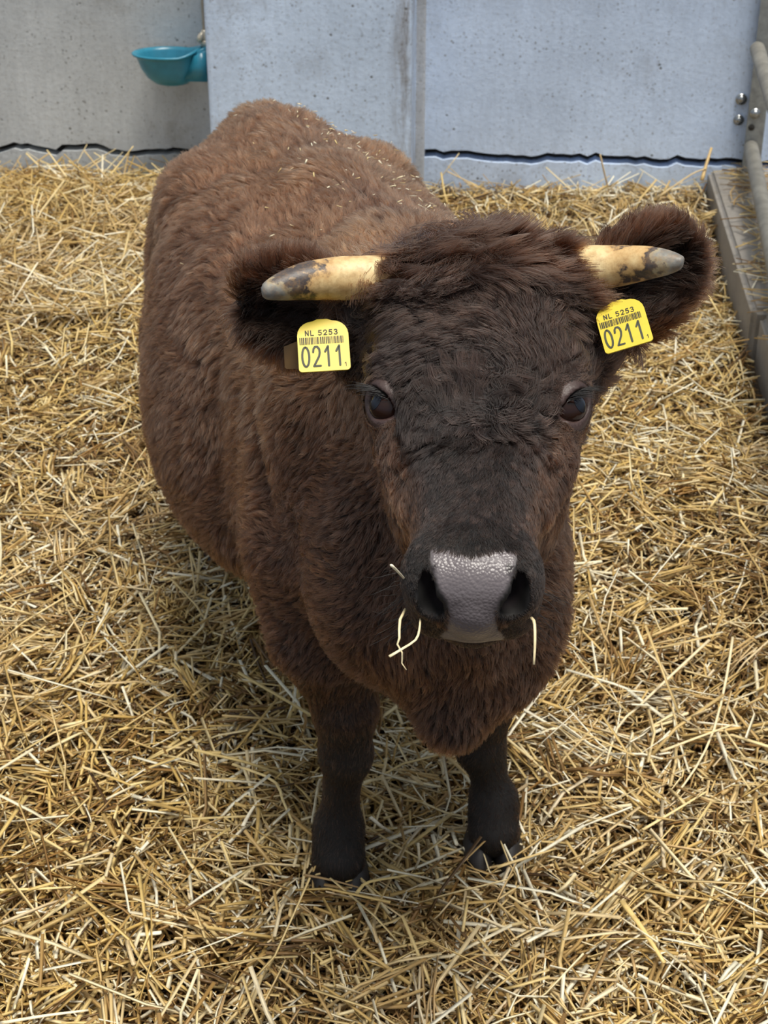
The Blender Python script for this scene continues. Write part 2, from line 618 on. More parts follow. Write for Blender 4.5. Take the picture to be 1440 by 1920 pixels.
if not PREVIEW or 's' in PREVIEW:
    sets = []
    A_ = (left_of, right_of, 1.15, 5.33)
    # deep layer, its dark tone paints the shade between stalks
    sets.append(scatter_straw(24000, *A_, 0.05, 0.22, -0.035, -0.008, 0.003, 0.006, 0.20, 0.14, 0.12, 1.3, 1))
    # main layer
    sets.append(scatter_straw(26000, *A_, 0.03, 0.19, -0.015, 0.018, 0.0028, 0.0062, 0.58, 0.25, 0.30, 1.3, 2))
    # bright top stalks
    sets.append(scatter_straw(6500, *A_, 0.04, 0.28, 0.004, 0.034, 0.0030, 0.0068, 0.76, 0.20, 0.34, 1.3, 3))
    # short chaff
    sets.append(scatter_straw(46000, *A_, 0.008, 0.060, -0.006, 0.028, 0.0018, 0.0050, 0.64, 0.27, 0.50, 1.35, 4))
    # bundles that lie the same way
    bs = scatter_straw(1500, *A_, 0.06, 0.20, 0.0, 0.03, 0.003, 0.006, 0.58, 0.2, 0.22, 1.3, 6)
    rb_ = np.random.default_rng(61)
    kk = np.repeat(np.arange(1500), rb_.integers(3, 10, 1500))
    bs = [q_[kk].copy() for q_ in bs]
    bs[0] += rb_.normal(0, 1, bs[0].shape) * np.array([0.014, 0.014, 0.006])
    bs[1] += rb_.normal(0, 0.13, len(kk))
    bs[2] += rb_.normal(0, 0.10, len(kk))
    bs[3] *= rb_.uniform(0.6, 1.2, len(kk))
    bs[5] = np.clip(bs[5] + rb_.normal(0, 0.15, len(kk)), 0, 1)
    sets.append(bs)
    # far left drift gets more
    sets.append(scatter_straw(4500, lambda y: -1.75 + 0 * y, lambda y: 0.0 * y - 0.35, 4.0, 5.4, 0.08, 0.34, 0.0, 0.05, 0.0035, 0.007, 0.66, 0.18, 0.28, 0.9, 5))
    bed = merge([clip_wall(s) for s in sets])
    o = straw_mesh('straw_bedding', *bed, m_straw)
    tag(o, 'deep golden straw bedding spread over the whole pen floor', 'straw', None, 'stuff')

    # straw swept over the kerb
    r = np.random.default_rng(21)
    n = 3600
    a = 1.5 * r.uniform(0.0, 1.0, n) ** 1.3 + 0.05
    l = r.uniform(0.0, 3.0, n)
    keep = r.uniform(0, 1, n) < np.clip((a - 0.03) * 7.0 + 0.25, 0, 1)
    a, l = a[keep], l[keep]
    n = len(a)
    base = K0[None] + KR[None] * a[:, None] + KD[None] * l[:, None]
    base[:, 2] = 0.137 + r.uniform(0, 0.02, n)
    yaw = r.normal(0.1, 1.1, n)
    L = 0.05 + 0.2 * r.beta(1.3, 2.4, n)
    over = np.maximum(L * 0.5 * np.abs(np.cos(yaw)) - a - 0.02, 0)
    L = L - 2 * over
    o = straw_mesh('kerb_straw', base, yaw, r.normal(0, 0.05, n), np.maximum(L, 0.02), r.uniform(0.003, 0.006, n),
                   np.clip(r.normal(0.6, 0.2, n), 0, 1), r.beta(1, 1.4, n), np.stack([r.normal(0, 0.06, n), np.abs(r.normal(0, 0.02, n))], -1), m_straw)
    tag(o, 'thin scatter of straw lying on top of the concrete kerb', 'straw', None, 'stuff')


def stalk(label, pts, w, tone, hue=0.2, group=None, name='straw_stalk', cat='straw', taper=0.6):
    """one stalk that can be pointed at: a bent, slightly flattened stem"""
    pts = catmull(pts, 9)
    mb = MB()
    rad = w * 0.5 * (1 - (1 - taper) * np.linspace(0, 1, 9))
    base = pts[0].copy()
    mb.tube(pts - base, rad, 6, True, flat=0.6)
    # a node on the stem
    o = mb.build(name, m_straw)
    o.location = base
    me = o.data
    me.attributes.new('tone', 'FLOAT', 'POINT').data.foreach_set('value', np.full(len(me.vertices), tone, np.float32))
    me.attributes.new('hue', 'FLOAT', 'POINT').data.foreach_set('value', np.full(len(me.vertices), hue, np.float32))
    tag(o, label, cat, group)
    return o


# ------------------------------------------------------------------ the cow: an implicit surface
# frame of the trunk
BO = np.array([0.045, 1.95, 0.0])
BB = unit([-0.292, 0.956, 0])            # backwards
BR = np.array([BB[1], -BB[0], 0])        # to the picture's right
BU = np.array([0, 0, 1.0])
# frame of the head
HP = at_slant(902, 492, 1.73)
HM = at_slant(884, 1092, 1.40)
E1 = unit(HM - HP)
HL = np.linalg.norm(HM - HP)
side = unit([1.0, 0.0, 0.045])
E2 = unit(side - (side @ E1) * E1)
E3 = unit(np.cross(E1, E2))
if E3[2] < 0:
    E3 = -E3


def hloc(l, wv, n):
    return HP + E1 * l + E2 * wv + E3 * n


def bloc(s, r, z):
    return BO + BB * s + BR * r + np.array([0, 0, z])


class Field:
    def __init__(self, xs, ys, zs):
        self.ax = (xs, ys, zs)
        self.F = np.full((len(xs), len(ys), len(zs)), 0.5, np.float32)

    def block(self, lo, hi):
        sl = []
        for a, l, h in zip(self.ax, lo, hi):
            i0 = max(np.searchsorted(a, l) - 1, 0)
            i1 = min(np.searchsorted(a, h) + 1, len(a))
            sl.append(slice(i0, i1))
        X = self.ax[0][sl[0]][:, None, None]
        Y = self.ax[1][sl[1]][None, :, None]
        Z = self.ax[2][sl[2]][None, None, :]
        return tuple(sl), X, Y, Z

    def add(self, prim, k=0.03, sub=False):
        lo, hi = prim.bounds
        m = max(k * 1.3, 0.02)
        sl, X, Y, Z = self.block(np.array(lo) - m, np.array(hi) + m)
        if min(s.stop - s.start for s in sl) < 2:
            return
        d = prim.dist(X, Y, Z).astype(np.float32)
        A = self.F[sl]
        if sub:
            d = -d
            h = np.clip(0.5 - 0.5 * (d - A) / k, 0, 1)
            # smooth max
            self.F[sl] = A * h + d * (1 - h) + k * h * (1 - h)
        else:
            h = np.clip(0.5 + 0.5 * (d - A) / k, 0, 1)
            self.F[sl] = d * (1 - h) + A * h - k * h * (1 - h)


class Cone:
    """round cone between two points"""
    def __init__(self, a, b, ra, rb):
        self.a, self.b, self.ra, self.rb = np.asarray(a, float), np.asarray(b, float), ra, rb
        self.bounds = (np.minimum(self.a - ra, self.b - rb), np.maximum(self.a + ra, self.b + rb))

    def dist(self, X, Y, Z):
        ab = self.b - self.a
        L2 = ab @ ab
        px, py, pz = X - self.a[0], Y - self.a[1], Z - self.a[2]
        t = np.clip((px * ab[0] + py * ab[1] + pz * ab[2]) / L2, 0, 1)
        dx, dy, dz = px - t * ab[0], py - t * ab[1], pz - t * ab[2]
        return np.sqrt(dx * dx + dy * dy + dz * dz) - (self.ra + (self.rb - self.ra) * t)


class Ell:
    """ellipsoid with its own axes (rows)"""
    def __init__(self, c, r, axes=None):
        self.c = np.asarray(c, float)
        self.r = np.asarray(r, float)
        self.A = np.eye(3) if axes is None else np.array([unit(a) for a in axes])
        ext = np.sqrt(((self.A * self.r[:, None]) ** 2).sum(0))
        self.bounds = (self.c - ext, self.c + ext)

    def dist(self, X, Y, Z):
        px, py, pz = X - self.c[0], Y - self.c[1], Z - self.c[2]
        k0 = 0
        k1 = 0
        for a, r in zip(self.A, self.r):
            u = px * a[0] + py * a[1] + pz * a[2]
            k0 = k0 + (u / r) ** 2
            k1 = k1 + (u / (r * r)) ** 2
        k0 = np.sqrt(k0)
        k1 = np.sqrt(k1)
        return np.where(k1 > 1e-6, k0 * (k0 - 1.0) / np.maximum(k1, 1e-6), -self.r.min())


class Loft:
    """sections along a straight axis D: (s, centre r, centre u, half width, up, down, exponent)"""
    def __init__(self, O, D, Rv, U, keys):
        self.O, self.D, self.R, self.U = [np.asarray(q, float) for q in (O, D, Rv, U)]
        keys = np.array(keys, float)
        tab = catmull(keys, 500)
        o = np.argsort(tab[:, 0])
        self.tab = tab[o]
        self.tab[:, 3:6] = np.maximum(self.tab[:, 3:6], 0.003)
        P = []
        for k in self.tab[::10]:
            for sr in (-1, 1):
                for su in (k[4], -k[5]):
                    P.append(self.O + self.D * k[0] + self.R * (k[1] + sr * k[3]) + self.U * (k[2] + su))
        P = np.array(P)
        self.bounds = (P.min(0), P.max(0))

    def dist(self, X, Y, Z):
        px, py, pz = X - self.O[0], Y - self.O[1], Z - self.O[2]
        dot = lambda a: px * a[0] + py * a[1] + pz * a[2]
        s, r, u = dot(self.D), dot(self.R), dot(self.U)
        T = self.tab
        sc_ = np.clip(s, T[0, 0], T[-1, 0])
        g = lambda i: np.interp(sc_, T[:, 0], T[:, i])
        hw = g(3)
        du = u - g(2)
        hu = np.where(du > 0, g(4), g(5))
        ex = g(6)
        qv = (np.abs(r - g(1)) / hw) ** ex + (np.abs(du) / hu) ** ex
        qv = np.maximum(qv, 1e-9) ** (1 / ex)
        d = (qv - 1) * np.minimum(hw, hu)
        out = np.abs(s - sc_)
        return np.sqrt(np.maximum(d, 0) ** 2 + out ** 2) + np.minimum(d, 0) * (out == 0)


trunk = Loft(BO, BB, BR, BU, [
    (-0.365, 0.00, 0.60, 0.03, 0.05, 0.05, 2),
    (-0.34, 0.00, 0.60, 0.09, 0.14, 0.14, 2),
    (-0.27, -0.025, 0.62, 0.120, 0.21, 0.20, 2.1),
    (-0.13, -0.032, 0.64, 0.150, 0.285, 0.25, 2.2),
    (0.02, -0.028, 0.66, 0.180, 0.300, 0.29, 2.2),
    (0.20, -0.01, 0.645, 0.235, 0.300, 0.325, 2.2),
    (0.42, 0.00, 0.635, 0.275, 0.302, 0.34, 2.2),
    (0.62, 0.00, 0.645, 0.268, 0.292, 0.32, 2.2),
    (0.78, 0.00, 0.68, 0.222, 0.245, 0.26, 2.2),
    (0.92, 0.00, 0.70, 0.180, 0.205, 0.22, 2.2),
    (1.02, 0.00, 0.70, 0.13, 0.165, 0.17, 2.1),
    (1.07, 0.00, 0.70, 0.05, 0.08, 0.08, 2),
])
# head: l, 0, centre n, half width, up, down, exponent
head = Loft(HP, E1, E2, E3, [
    (-0.075, 0, -0.10, 0.02, 0.02, 0.03, 2),
    (-0.055, 0, -0.10, 0.080, 0.065, 0.06, 2.2),
    (-0.01, 0, -0.10, 0.110, 0.102, 0.08, 2.4),
    (0.06, 0, -0.10, 0.116, 0.112, 0.09, 2.5),
    (0.13, 0, -0.09, 0.110, 0.100, 0.12, 2.5),
    (0.19, 0, -0.08, 0.100, 0.083, 0.125, 2.4),
    (0.26, 0, -0.072, 0.082, 0.070, 0.115, 2.4),
    (HL - 0.13, 0, -0.064, 0.064, 0.060, 0.095, 2.5),
    (HL - 0.07, 0, -0.058, 0.057, 0.052, 0.078, 2.5),
    (HL - 0.025, 0, -0.055, 0.053, 0.043, 0.06, 2.4),
    (HL - 0.003, 0, -0.055, 0.030, 0.022, 0.03, 2.1),
    (HL, 0, -0.055, 0.006, 0.006, 0.006, 2),
])


def hpix(u, v, n):
    """point of the head frame's plane n under a measured point of the photograph: real position of a feature"""
    d = ray(u, v)
    o = np.array([0, 0, CAM_H]) - HP
    k = (n - o @ E3) / (d @ E3)
    p = o + d * k
    return p @ E1, p @ E2


EYE_N = -0.036
EYE_L = 0.5 * (hpix(716, 766, EYE_N)[0] + hpix(1060, 764, EYE_N)[0])
EYE_W = 0.0915
EYE_C = {s: hloc(EYE_L, s * EYE_W, EYE_N) for s in (-1, 1)}
0 and print('head', HL, EYE_L, hpix(716, 766, EYE_N), hpix(1060, 764, EYE_N), hpix(840, 1085, -0.047), hpix(942, 1085, -0.047))
EYE_RAD = 0.021
# the way each eye looks out
EYE_D = {s: unit(E2 * s * 0.62 + E3 * 0.62 + E1 * 0.34) for s in (-1, 1)}


def nost_axes(s):
    # long axis of the nostril: from upper outer to lower inner
    la = unit(-E3 * 0.70 - E2 * s * 0.46 + E1 * 0.28)
    out = unit(E1 * 0.80 + E2 * s * 0.5 + E3 * 0.25)
    out = unit(out - (out @ la) * la)
    return la, np.cross(la, out), out


NOS = {s: hloc(HL - 0.020, s * 0.0335 + 0.001, -0.036) for s in (-1, 1)}

# legs: hoof points on the ground
FL = at_z(636, 1640, 0.0)
FR = at_z(923, 1586, 0.0)
HLF = np.array([-0.335, 2.80, 0.0])
HRF = bloc(0.86, 0.15, 0.0)

# ears: base, tip, direction of the opening
EAR = {}
EAR[-1] = dict(base=at_slant(668, 592, 1.775), tip=at_slant(450, 562, 1.80))
EAR[1] = dict(base=at_slant(1106, 592, 1.775), tip=at_slant(1292, 462, 1.82))
for s in (-1, 1):
    e_ = EAR[s]
    ax = unit(e_['tip'] - e_['base'])
    fwd = unit(-ray(720 + 300 * s, 560) + np.array([s * 0.1, 0, -0.35]))
    fwd = unit(fwd - (fwd @ ax) * ax)
    e_['ax'], e_['fwd'], e_['wide'] = ax, fwd, np.cross(ax, fwd)
    e_['L'] = np.linalg.norm(e_['tip'] - e_['base'])


def build_field():
    xs = np.concatenate([np.arange(-0.50, -0.20, 0.010), np.arange(-0.20, 0.37, 0.0036)])
    ys = np.concatenate([np.arange(1.12, 1.76, 0.0036), np.arange(1.76, 3.14, 0.009)])
    zs = np.concatenate([np.arange(-0.03, 0.66, 0.007), np.arange(0.66, 1.20, 0.0036)])
    f = Field(xs, ys, zs)
    f.add(trunk, 0.02)
    # withers, spine ridge, hips, tail head
    f.add(Cone(bloc(0.05, 0, 0.90), bloc(0.45, 0, 0.895), 0.055, 0.05), 0.08)
    f.add(Cone(bloc(0.45, 0, 0.895), bloc(0.80, 0, 0.890), 0.05, 0.05), 0.08)
    f.add(Cone(bloc(0.80, 0.01, 0.880), bloc(0.99, 0.015, 0.870), 0.055, 0.055), 0.07)
    for s in (-1, 1):
        f.add(Ell(bloc(0.74, s * 0.16, 0.845), (0.085, 0.055, 0.05), (BB, BR, BU)), 0.07)       # hooks
        f.add(Ell(bloc(0.86, s * 0.13, 0.62), (0.16, 0.095, 0.22), (BB, BR, BU)), 0.08)        # thigh
        f.add(Ell(bloc(0.00, s * 0.122 - 0.028, 0.66), (0.12, 0.075, 0.25), (BB, BR, BU + BB * 0.25)), 0.045)       # shoulder blade
        f.add(Ell(bloc(-0.20, s * 0.105 - 0.032, 0.60), (0.085, 0.06, 0.11), (BB, BR, BU)), 0.07)      # point of shoulder
        f.add(Ell(bloc(0.45, s * 0.17, 0.52), (0.30, 0.125, 0.19), (BB, BR, BU)), 0.08)        # barrel
    for s in (-1, 1):
        f.add(Cone(bloc(0.205, s * 0.262, 0.80), bloc(0.165, s * 0.272, 0.50), 0.022, 0.026), 0.05, sub=True)
        f.add(Cone(bloc(0.05, s * 0.225, 0.84), bloc(-0.06, s * 0.228, 0.62), 0.012, 0.014), 0.04, sub=True)
    # neck
    nb = bloc(-0.02, 0.0, 0.83)
    nh = hloc(-0.02, 0.0, -0.12)
    f.add(Cone(nb, nh, 0.155, 0.095), 0.09)
    f.add(Cone(bloc(-0.10, 0, 0.70), hloc(0.10, 0, -0.17), 0.140, 0.070), 0.07)
    # dewlap and brisket
    bt = at_y(846, 1352, 1.63)
    f.add(Cone(hloc(0.16, 0, -0.17), bt + np.array([0, 0.01, 0.16]), 0.048, 0.052), 0.06)
    f.add(Cone(bt + np.array([0, 0.01, 0.16]), bt + np.array([0, 0, 0.0]), 0.058, 0.024), 0.05)
    f.add(Cone(bt, bt + np.array([-0.02, 0.22, 0.05]), 0.024, 0.055), 0.05)
    # front legs
    for P, up, kn, rk in ((FL, at_y(612, 1190, 1.87), at_y(648, 1385, 1.845), 0.040),
                          (FR, at_y(940, 1190, 1.96), at_y(903, 1375, 1.925), 0.038)):
        f.add(Cone(up + np.array([0, 0.03, 0.12]), up, 0.095, 0.068), 0.07)
        f.add(Cone(up, kn + np.array([0, 0, 0.06]), 0.066, 0.044), 0.04)
        f.add(Cone(kn + np.array([0, 0, 0.05]), kn - np.array([0, 0, 0.03]), 0.041, rk - 0.001), 0.03)
        fet = P + np.array([0, 0.012, 0.082])
        cn = 0.5 * (kn + fet)
        f.add(Cone(kn - np.array([0, 0, 0.03]), cn, 0.035, 0.024), 0.02)
        f.add(Cone(cn, fet, 0.0245, 0.036), 0.02)
        f.add(Cone(fet, P + np.array([0, -0.010, 0.040]), 0.036, 0.042), 0.02)
    # hind legs
    for P, s in ((HLF, -1), (HRF, 1)):
        hip = bloc(0.84, s * 0.14, 0.52)
        sti = P + np.array([0, -0.08, 0.50])
        hock = P + np.array([0, 0.09, 0.31])
        f.add(Cone(hip, sti, 0.11, 0.085), 0.07)
        f.add(Cone(sti, hock, 0.082, 0.040), 0.05)
        f.add(Cone(hock, P + np.array([0, 0.02, 0.09]), 0.036, 0.03), 0.02)
        f.add(Cone(P + np.array([0, 0.02, 0.09]), P + np.array([0, -0.015, 0.035]), 0.033, 0.038), 0.02)
    # tail
    t0, t1, t2 = bloc(1.02, 0.01, 0.85), bloc(1.10, 0, 0.76), bloc(1.10, 0.01, 0.40)
    f.add(Cone(t0, t1, 0.04, 0.028), 0.03)
    f.add(Cone(t1, t2, 0.028, 0.017), 0.02)
    # head
    f.add(head, 0.035)
    f.add(Ell(hloc(-0.025, 0, -0.055), (0.045, 0.095, 0.05), (E1, E2, E3)), 0.04)             # poll
    f.add(Ell(hloc(0.10, 0, -0.02), (0.10, 0.075, 0.028), (E1, E2, E3)), 0.03)                 # forehead dome
    for s in (-1, 1):
        f.add(Cone(hloc(0.01, s * 0.080, -0.055), hloc(0.008, s * 0.118, -0.060), 0.040, 0.034), 0.03)   # horn core
        f.add(Cone(hloc(0.045, s * 0.09, -0.085), EAR[s]['base'], 0.045, 0.030), 0.03)
        f.add(Ell(EYE_C[s] - EYE_D[s] * 0.008, (0.036, 0.029, 0.029), (unit(E1 - E2 * s * 0.35), np.cross(unit(E1 - E2 * s * 0.35), EYE_D[s]), EYE_D[s])), 0.030)
        f.add(Cone(hloc(EYE_L - 0.040, s * 0.082, -0.024), hloc(EYE_L - 0.002, s * 0.099, -0.020), 0.016, 0.010), 0.020)  # brow
        f.add(Ell(hloc(0.205, s * 0.060, -0.135), (0.095, 0.030, 0.065), (E1, E2, E3)), 0.035)  # jaw muscle
        f.add(Cone(hloc(EYE_L + 0.045, s * 0.083, -0.065), hloc(EYE_L + 0.12, s * 0.062, -0.066), 0.018, 0.014), 0.02)     # face crest
    # muzzle
    f.add(Ell(hloc(HL - 0.050, 0, -0.056), (0.050, 0.060, 0.052), (E1, E2, E3)), 0.02)
    f.add(Ell(hloc(HL - 0.030, 0, -0.062), (0.034, 0.034, 0.043), (E1, E2, E3)), 0.018)
    for s in (-1, 1):
        f.add(Ell(hloc(HL - 0.036, s * 0.041, -0.040), (0.036, 0.023, 0.030), (E1, E2, E3)), 0.018)
        f.add(Ell(hloc(HL - 0.050, s * 0.038, -0.085), (0.040, 0.024, 0.028), (E1, E2, E3)), 0.018)
    # lower lip and chin
    f.add(Ell(hloc(HL - 0.062, 0, -0.118), (0.044, 0.040, 0.020), (E1, E2, E3)), 0.012)
    # ears
    for s in (-1, 1):
        e_ = EAR[s]
        c = 0.5 * (e_['base'] + e_['tip'])
        A = (e_['ax'], e_['wide'], e_['fwd'])
        f2 = Ell(c, (e_['L'] * 0.53, 0.056, 0.030), A)
        f.add(f2, 0.02)
        f.add(Ell(c + e_['fwd'] * 0.026 + e_['ax'] * 0.012, (e_['L'] * 0.44, 0.037, 0.030), A), 0.010, sub=True)
    # nostrils
    for s in (-1, 1):
        la, wa, oa = nost_axes(s)
        f.add(Ell(NOS[s] + oa * 0.004, (0.0190, 0.0080, 0.024), (la, wa, oa)), 0.006, sub=True)
        f.add(Ell(NOS[s] + la * 0.008 + E2 * s * 0.004 + oa * 0.004, (0.0120, 0.0104, 0.020), (la, wa, oa)), 0.006, sub=True)
        f.add(Ell(NOS[s] + E2 * s * 0.007 + E3 * 0.012 + oa * 0.006, (0.013, 0.006, 0.016), (unit(-E3 - E2 * s * 0.1), E2, oa)), 0.005, sub=True)
    # mouth line
    f.add(Ell(hloc(HL - 0.018, 0, -0.1035), (0.070, 0.075, 0.0035), (E1, E2, E3)), 0.005, sub=True)
    # eye openings: lens shaped slit through the lids
    for s in (-1, 1):
        ua = eye_axes(s)
        f.add(Ell(EYE_C[s] + EYE_D[s] * 0.018, (0.0215, 0.0145, 0.019), (ua[0], ua[1], EYE_D[s])), 0.004, sub=True)
        f.add(Cone(hloc(EYE_L + 0.027, s * 0.079, -0.022), hloc(EYE_L + 0.057, s * 0.070, -0.028), 0.006, 0.005), 0.014, sub=True)  # tear groove
    return f


def eye_axes(s):
    d = EYE_D[s]
    a = unit(E1 * 0.80 - E2 * s * 0.62)
    a = unit(a - (a @ d) * d)
    return a, np.cross(d, a), d


def surface_nets(f):
    F = f.F
    ins = F < 0
    nx, ny, nz = F.shape
    c = np.zeros((nx - 1, ny - 1, nz - 1), np.uint8)
    for a in (0, 1):
        for b_ in (0, 1):
            for d in (0, 1):
                c += ins[a:nx - 1 + a, b_:ny - 1 + b_, d:nz - 1 + d]
    act = (c > 0) & (c < 8)
    I, J, K = np.nonzero(act)
    n = len(I)
    idx = np.full(act.shape, -1, np.int32)
    idx[I, J, K] = np.arange(n)
    val = {}
    for a in (0, 1):
        for b_ in (0, 1):
            for d in (0, 1):
                val[a, b_, d] = F[I + a, J + b_, K + d].astype(np.float64)
    acc = np.zeros((n, 3))
    cnt = np.zeros(n)
    corners = list(val)
    for p in corners:
        for ax in range(3):
            if p[ax] == 0:
                q_ = list(p)
                q_[ax] = 1
                q_ = tuple(q_)
                va, vb = val[p], val[q_]
                x = (va < 0) != (vb < 0)
                t_ = np.where(x, va / np.where(x, va - vb, 1), 0)
                pos = np.array(p, float)[None].repeat(n, 0)
                pos[:, ax] = t_
                acc += pos * x[:, None]
                cnt += x
    loc = acc / cnt[:, None]
    xs, ys, zs = f.ax
    V = np.stack([xs[I] + loc[:, 0] * (xs[I + 1] - xs[I]), ys[J] + loc[:, 1] * (ys[J + 1] - ys[J]), zs[K] + loc[:, 2] * (zs[K + 1] - zs[K])], -1)
    Q = []
    # edges along x, y, z
    x = ins[:-1] != ins[1:]
    a, b_, d = np.nonzero(x[:, 1:-1, 1:-1])
    b_ += 1
    d += 1
    q_ = np.stack([idx[a, b_ - 1, d - 1], idx[a, b_, d - 1], idx[a, b_, d], idx[a, b_ - 1, d]], -1)
    fl_ = ins[a, b_, d]
    q_[~fl_] = q_[~fl_][:, ::-1]
    Q.append(q_)
    x = ins[:, :-1] != ins[:, 1:]
    a, b_, d = np.nonzero(x[1:-1, :, 1:-1])
    a += 1
    d += 1
    q_ = np.stack([idx[a - 1, b_, d - 1], idx[a - 1, b_, d], idx[a, b_, d], idx[a, b_, d - 1]], -1)
    fl_ = ins[a, b_, d]
    q_[~fl_] = q_[~fl_][:, ::-1]
    Q.append(q_)
    x = ins[:, :, :-1] != ins[:, :, 1:]
    a, b_, d = np.nonzero(x[1:-1, 1:-1, :])
    a += 1
    b_ += 1
    q_ = np.stack([idx[a - 1, b_ - 1, d], idx[a, b_ - 1, d], idx[a, b_, d], idx[a - 1, b_, d]], -1)
    fl_ = ins[a, b_, d]
    q_[~fl_] = q_[~fl_][:, ::-1]
    Q.append(q_)
    Q = np.concatenate(Q)
    # drop stray islands: keep the component of the trunk
    par = np.arange(n)
    lab = np.arange(n)
    ed = np.concatenate([Q[:, [0, 1]], Q[:, [1, 2]], Q[:, [2, 3]], Q[:, [3, 0]]])
    for _ in range(400):
        m_ = np.minimum(lab[ed[:, 0]], lab[ed[:, 1]])
        new = lab.copy()
        np.minimum.at(new, ed[:, 0], m_)
        np.minimum.at(new, ed[:, 1], m_)
        new = new[new]
        if (new == lab).all():
            break
        lab = new
    u, ct = np.unique(lab, return_counts=True)
    keepv = lab == u[ct.argmax()]
    remap = np.cumsum(keepv) - 1
    Q = remap[Q[keepv[Q[:, 0]]]]
    V = V[keepv]
    # light smoothing
    ed = np.concatenate([Q[:, [0, 1]], Q[:, [1, 2]], Q[:, [2, 3]], Q[:, [3, 0]]])
    ed = np.concatenate([ed, ed[:, ::-1]])
    deg = np.bincount(ed[:, 0], minlength=len(V)).astype(float)
    for lam in (0.5, 0.5):
        av = np.stack([np.bincount(ed[:, 0], V[ed[:, 1], i], len(V)) for i in range(3)], -1) / deg[:, None]
        V = V + lam * (av - V)
    return V, Q


import time
_t = time.time()
field = build_field()
CV, CQ = surface_nets(field)
del field
print('cow mesh', len(CV), len(CQ), time.time() - _t)


def vnormals(V, Q):
    n = np.cross(V[Q[:, 2]] - V[Q[:, 0]], V[Q[:, 3]] - V[Q[:, 1]])
    N = np.stack([sum(np.bincount(Q[:, k], n[:, i], len(V)) for k in range(4)) for i in range(3)], -1)
    return N / np.maximum(np.linalg.norm(N, axis=1, keepdims=True), 1e-12)


CN = vnormals(CV, CQ)


def head_coords(P):
    d = P - HP
    return d @ E1, d @ E2, d @ E3


def smooth(a, b, x):
    t = np.clip((x - a) / (b - a), 0, 1)
    return t * t * (3 - 2 * t)


class SinNoise:
    def __init__(self, seed, scale, n=14):
        r = np.random.default_rng(seed)
        d = r.normal(0, 1, (n, 3))
        d /= np.linalg.norm(d, axis=1, keepdims=True)
        self.k = d * (r.uniform(0.6, 1.6, n) * scale)[:, None]
        self.p = r.uniform(0, 6.28, n)
        self.n = n

    def __call__(self, P):
        return np.sin(P @ self.k.T + self.p).sum(1) / math.sqrt(self.n / 2) * 0.7


def regions(P):
    l, wv, n = head_coords(P)
    hd = head.dist(P[:, 0], P[:, 1], P[:, 2])
    hm = smooth(0.045, 0.015, hd) * smooth(-0.095, -0.03, l)
    ear = np.zeros(len(P))
    inner = np.zeros(len(P))
    for s in (-1, 1):
        e_ = EAR[s]
        c = 0.5 * (e_['base'] + e_['tip'])
        d = P - c
        a, b_, g = d @ e_['ax'], d @ e_['wide'], d @ e_['fwd']
        q_ = (a / (e_['L'] * 0.57)) ** 2 + (b_ / 0.057) ** 2 + (g / 0.04) ** 2
        ear = np.maximum(ear, (q_ < 1.05) * 1.0 * smooth(0.105, 0.125, np.abs(wv)))
        qi = (a / (e_['L'] * 0.46)) ** 2 + (b_ / 0.040) ** 2
        inner = np.maximum(inner, ((qi < 1.0) & (g > -0.028)) * ear)
    hm = np.clip(hm - ear, 0, 1)
    # nose pad: bare skin between and below the nostrils
    la = l - HL
    half = np.interp(n, [-0.105, -0.085, -0.066, -0.046, -0.030, -0.014, -0.002, 0.006], [0.029, 0.030, 0.024, 0.021, 0.023, 0.034, 0.042, 0.040])
    pad = smooth(0.003, -0.002, np.abs(wv - 0.001) - half) * smooth(-0.104, -0.100, n) * smooth(-0.047, -0.040, la - 0.010 * np.exp(-(wv / 0.018) ** 2)) * hm
    eye = np.min([np.linalg.norm(P - (EYE_C[s] + EYE_D[s] * 0.012), axis=1) for s in (-1, 1)], axis=0)
    nos = np.min([np.linalg.norm(P - NOS[s], axis=1) for s in (-1, 1)], axis=0)
    return l, wv, n, hm, ear, inner, pad, eye, nos


C_BROWN = srgb(80, 58, 43)
C_BROWN2 = srgb(60, 41, 31)
C_DARK = srgb(38, 26, 21)
C_FACE = srgb(26, 22, 22)
C_RED = srgb(76, 52, 38)
C_BLACK = srgb(13, 10, 9)


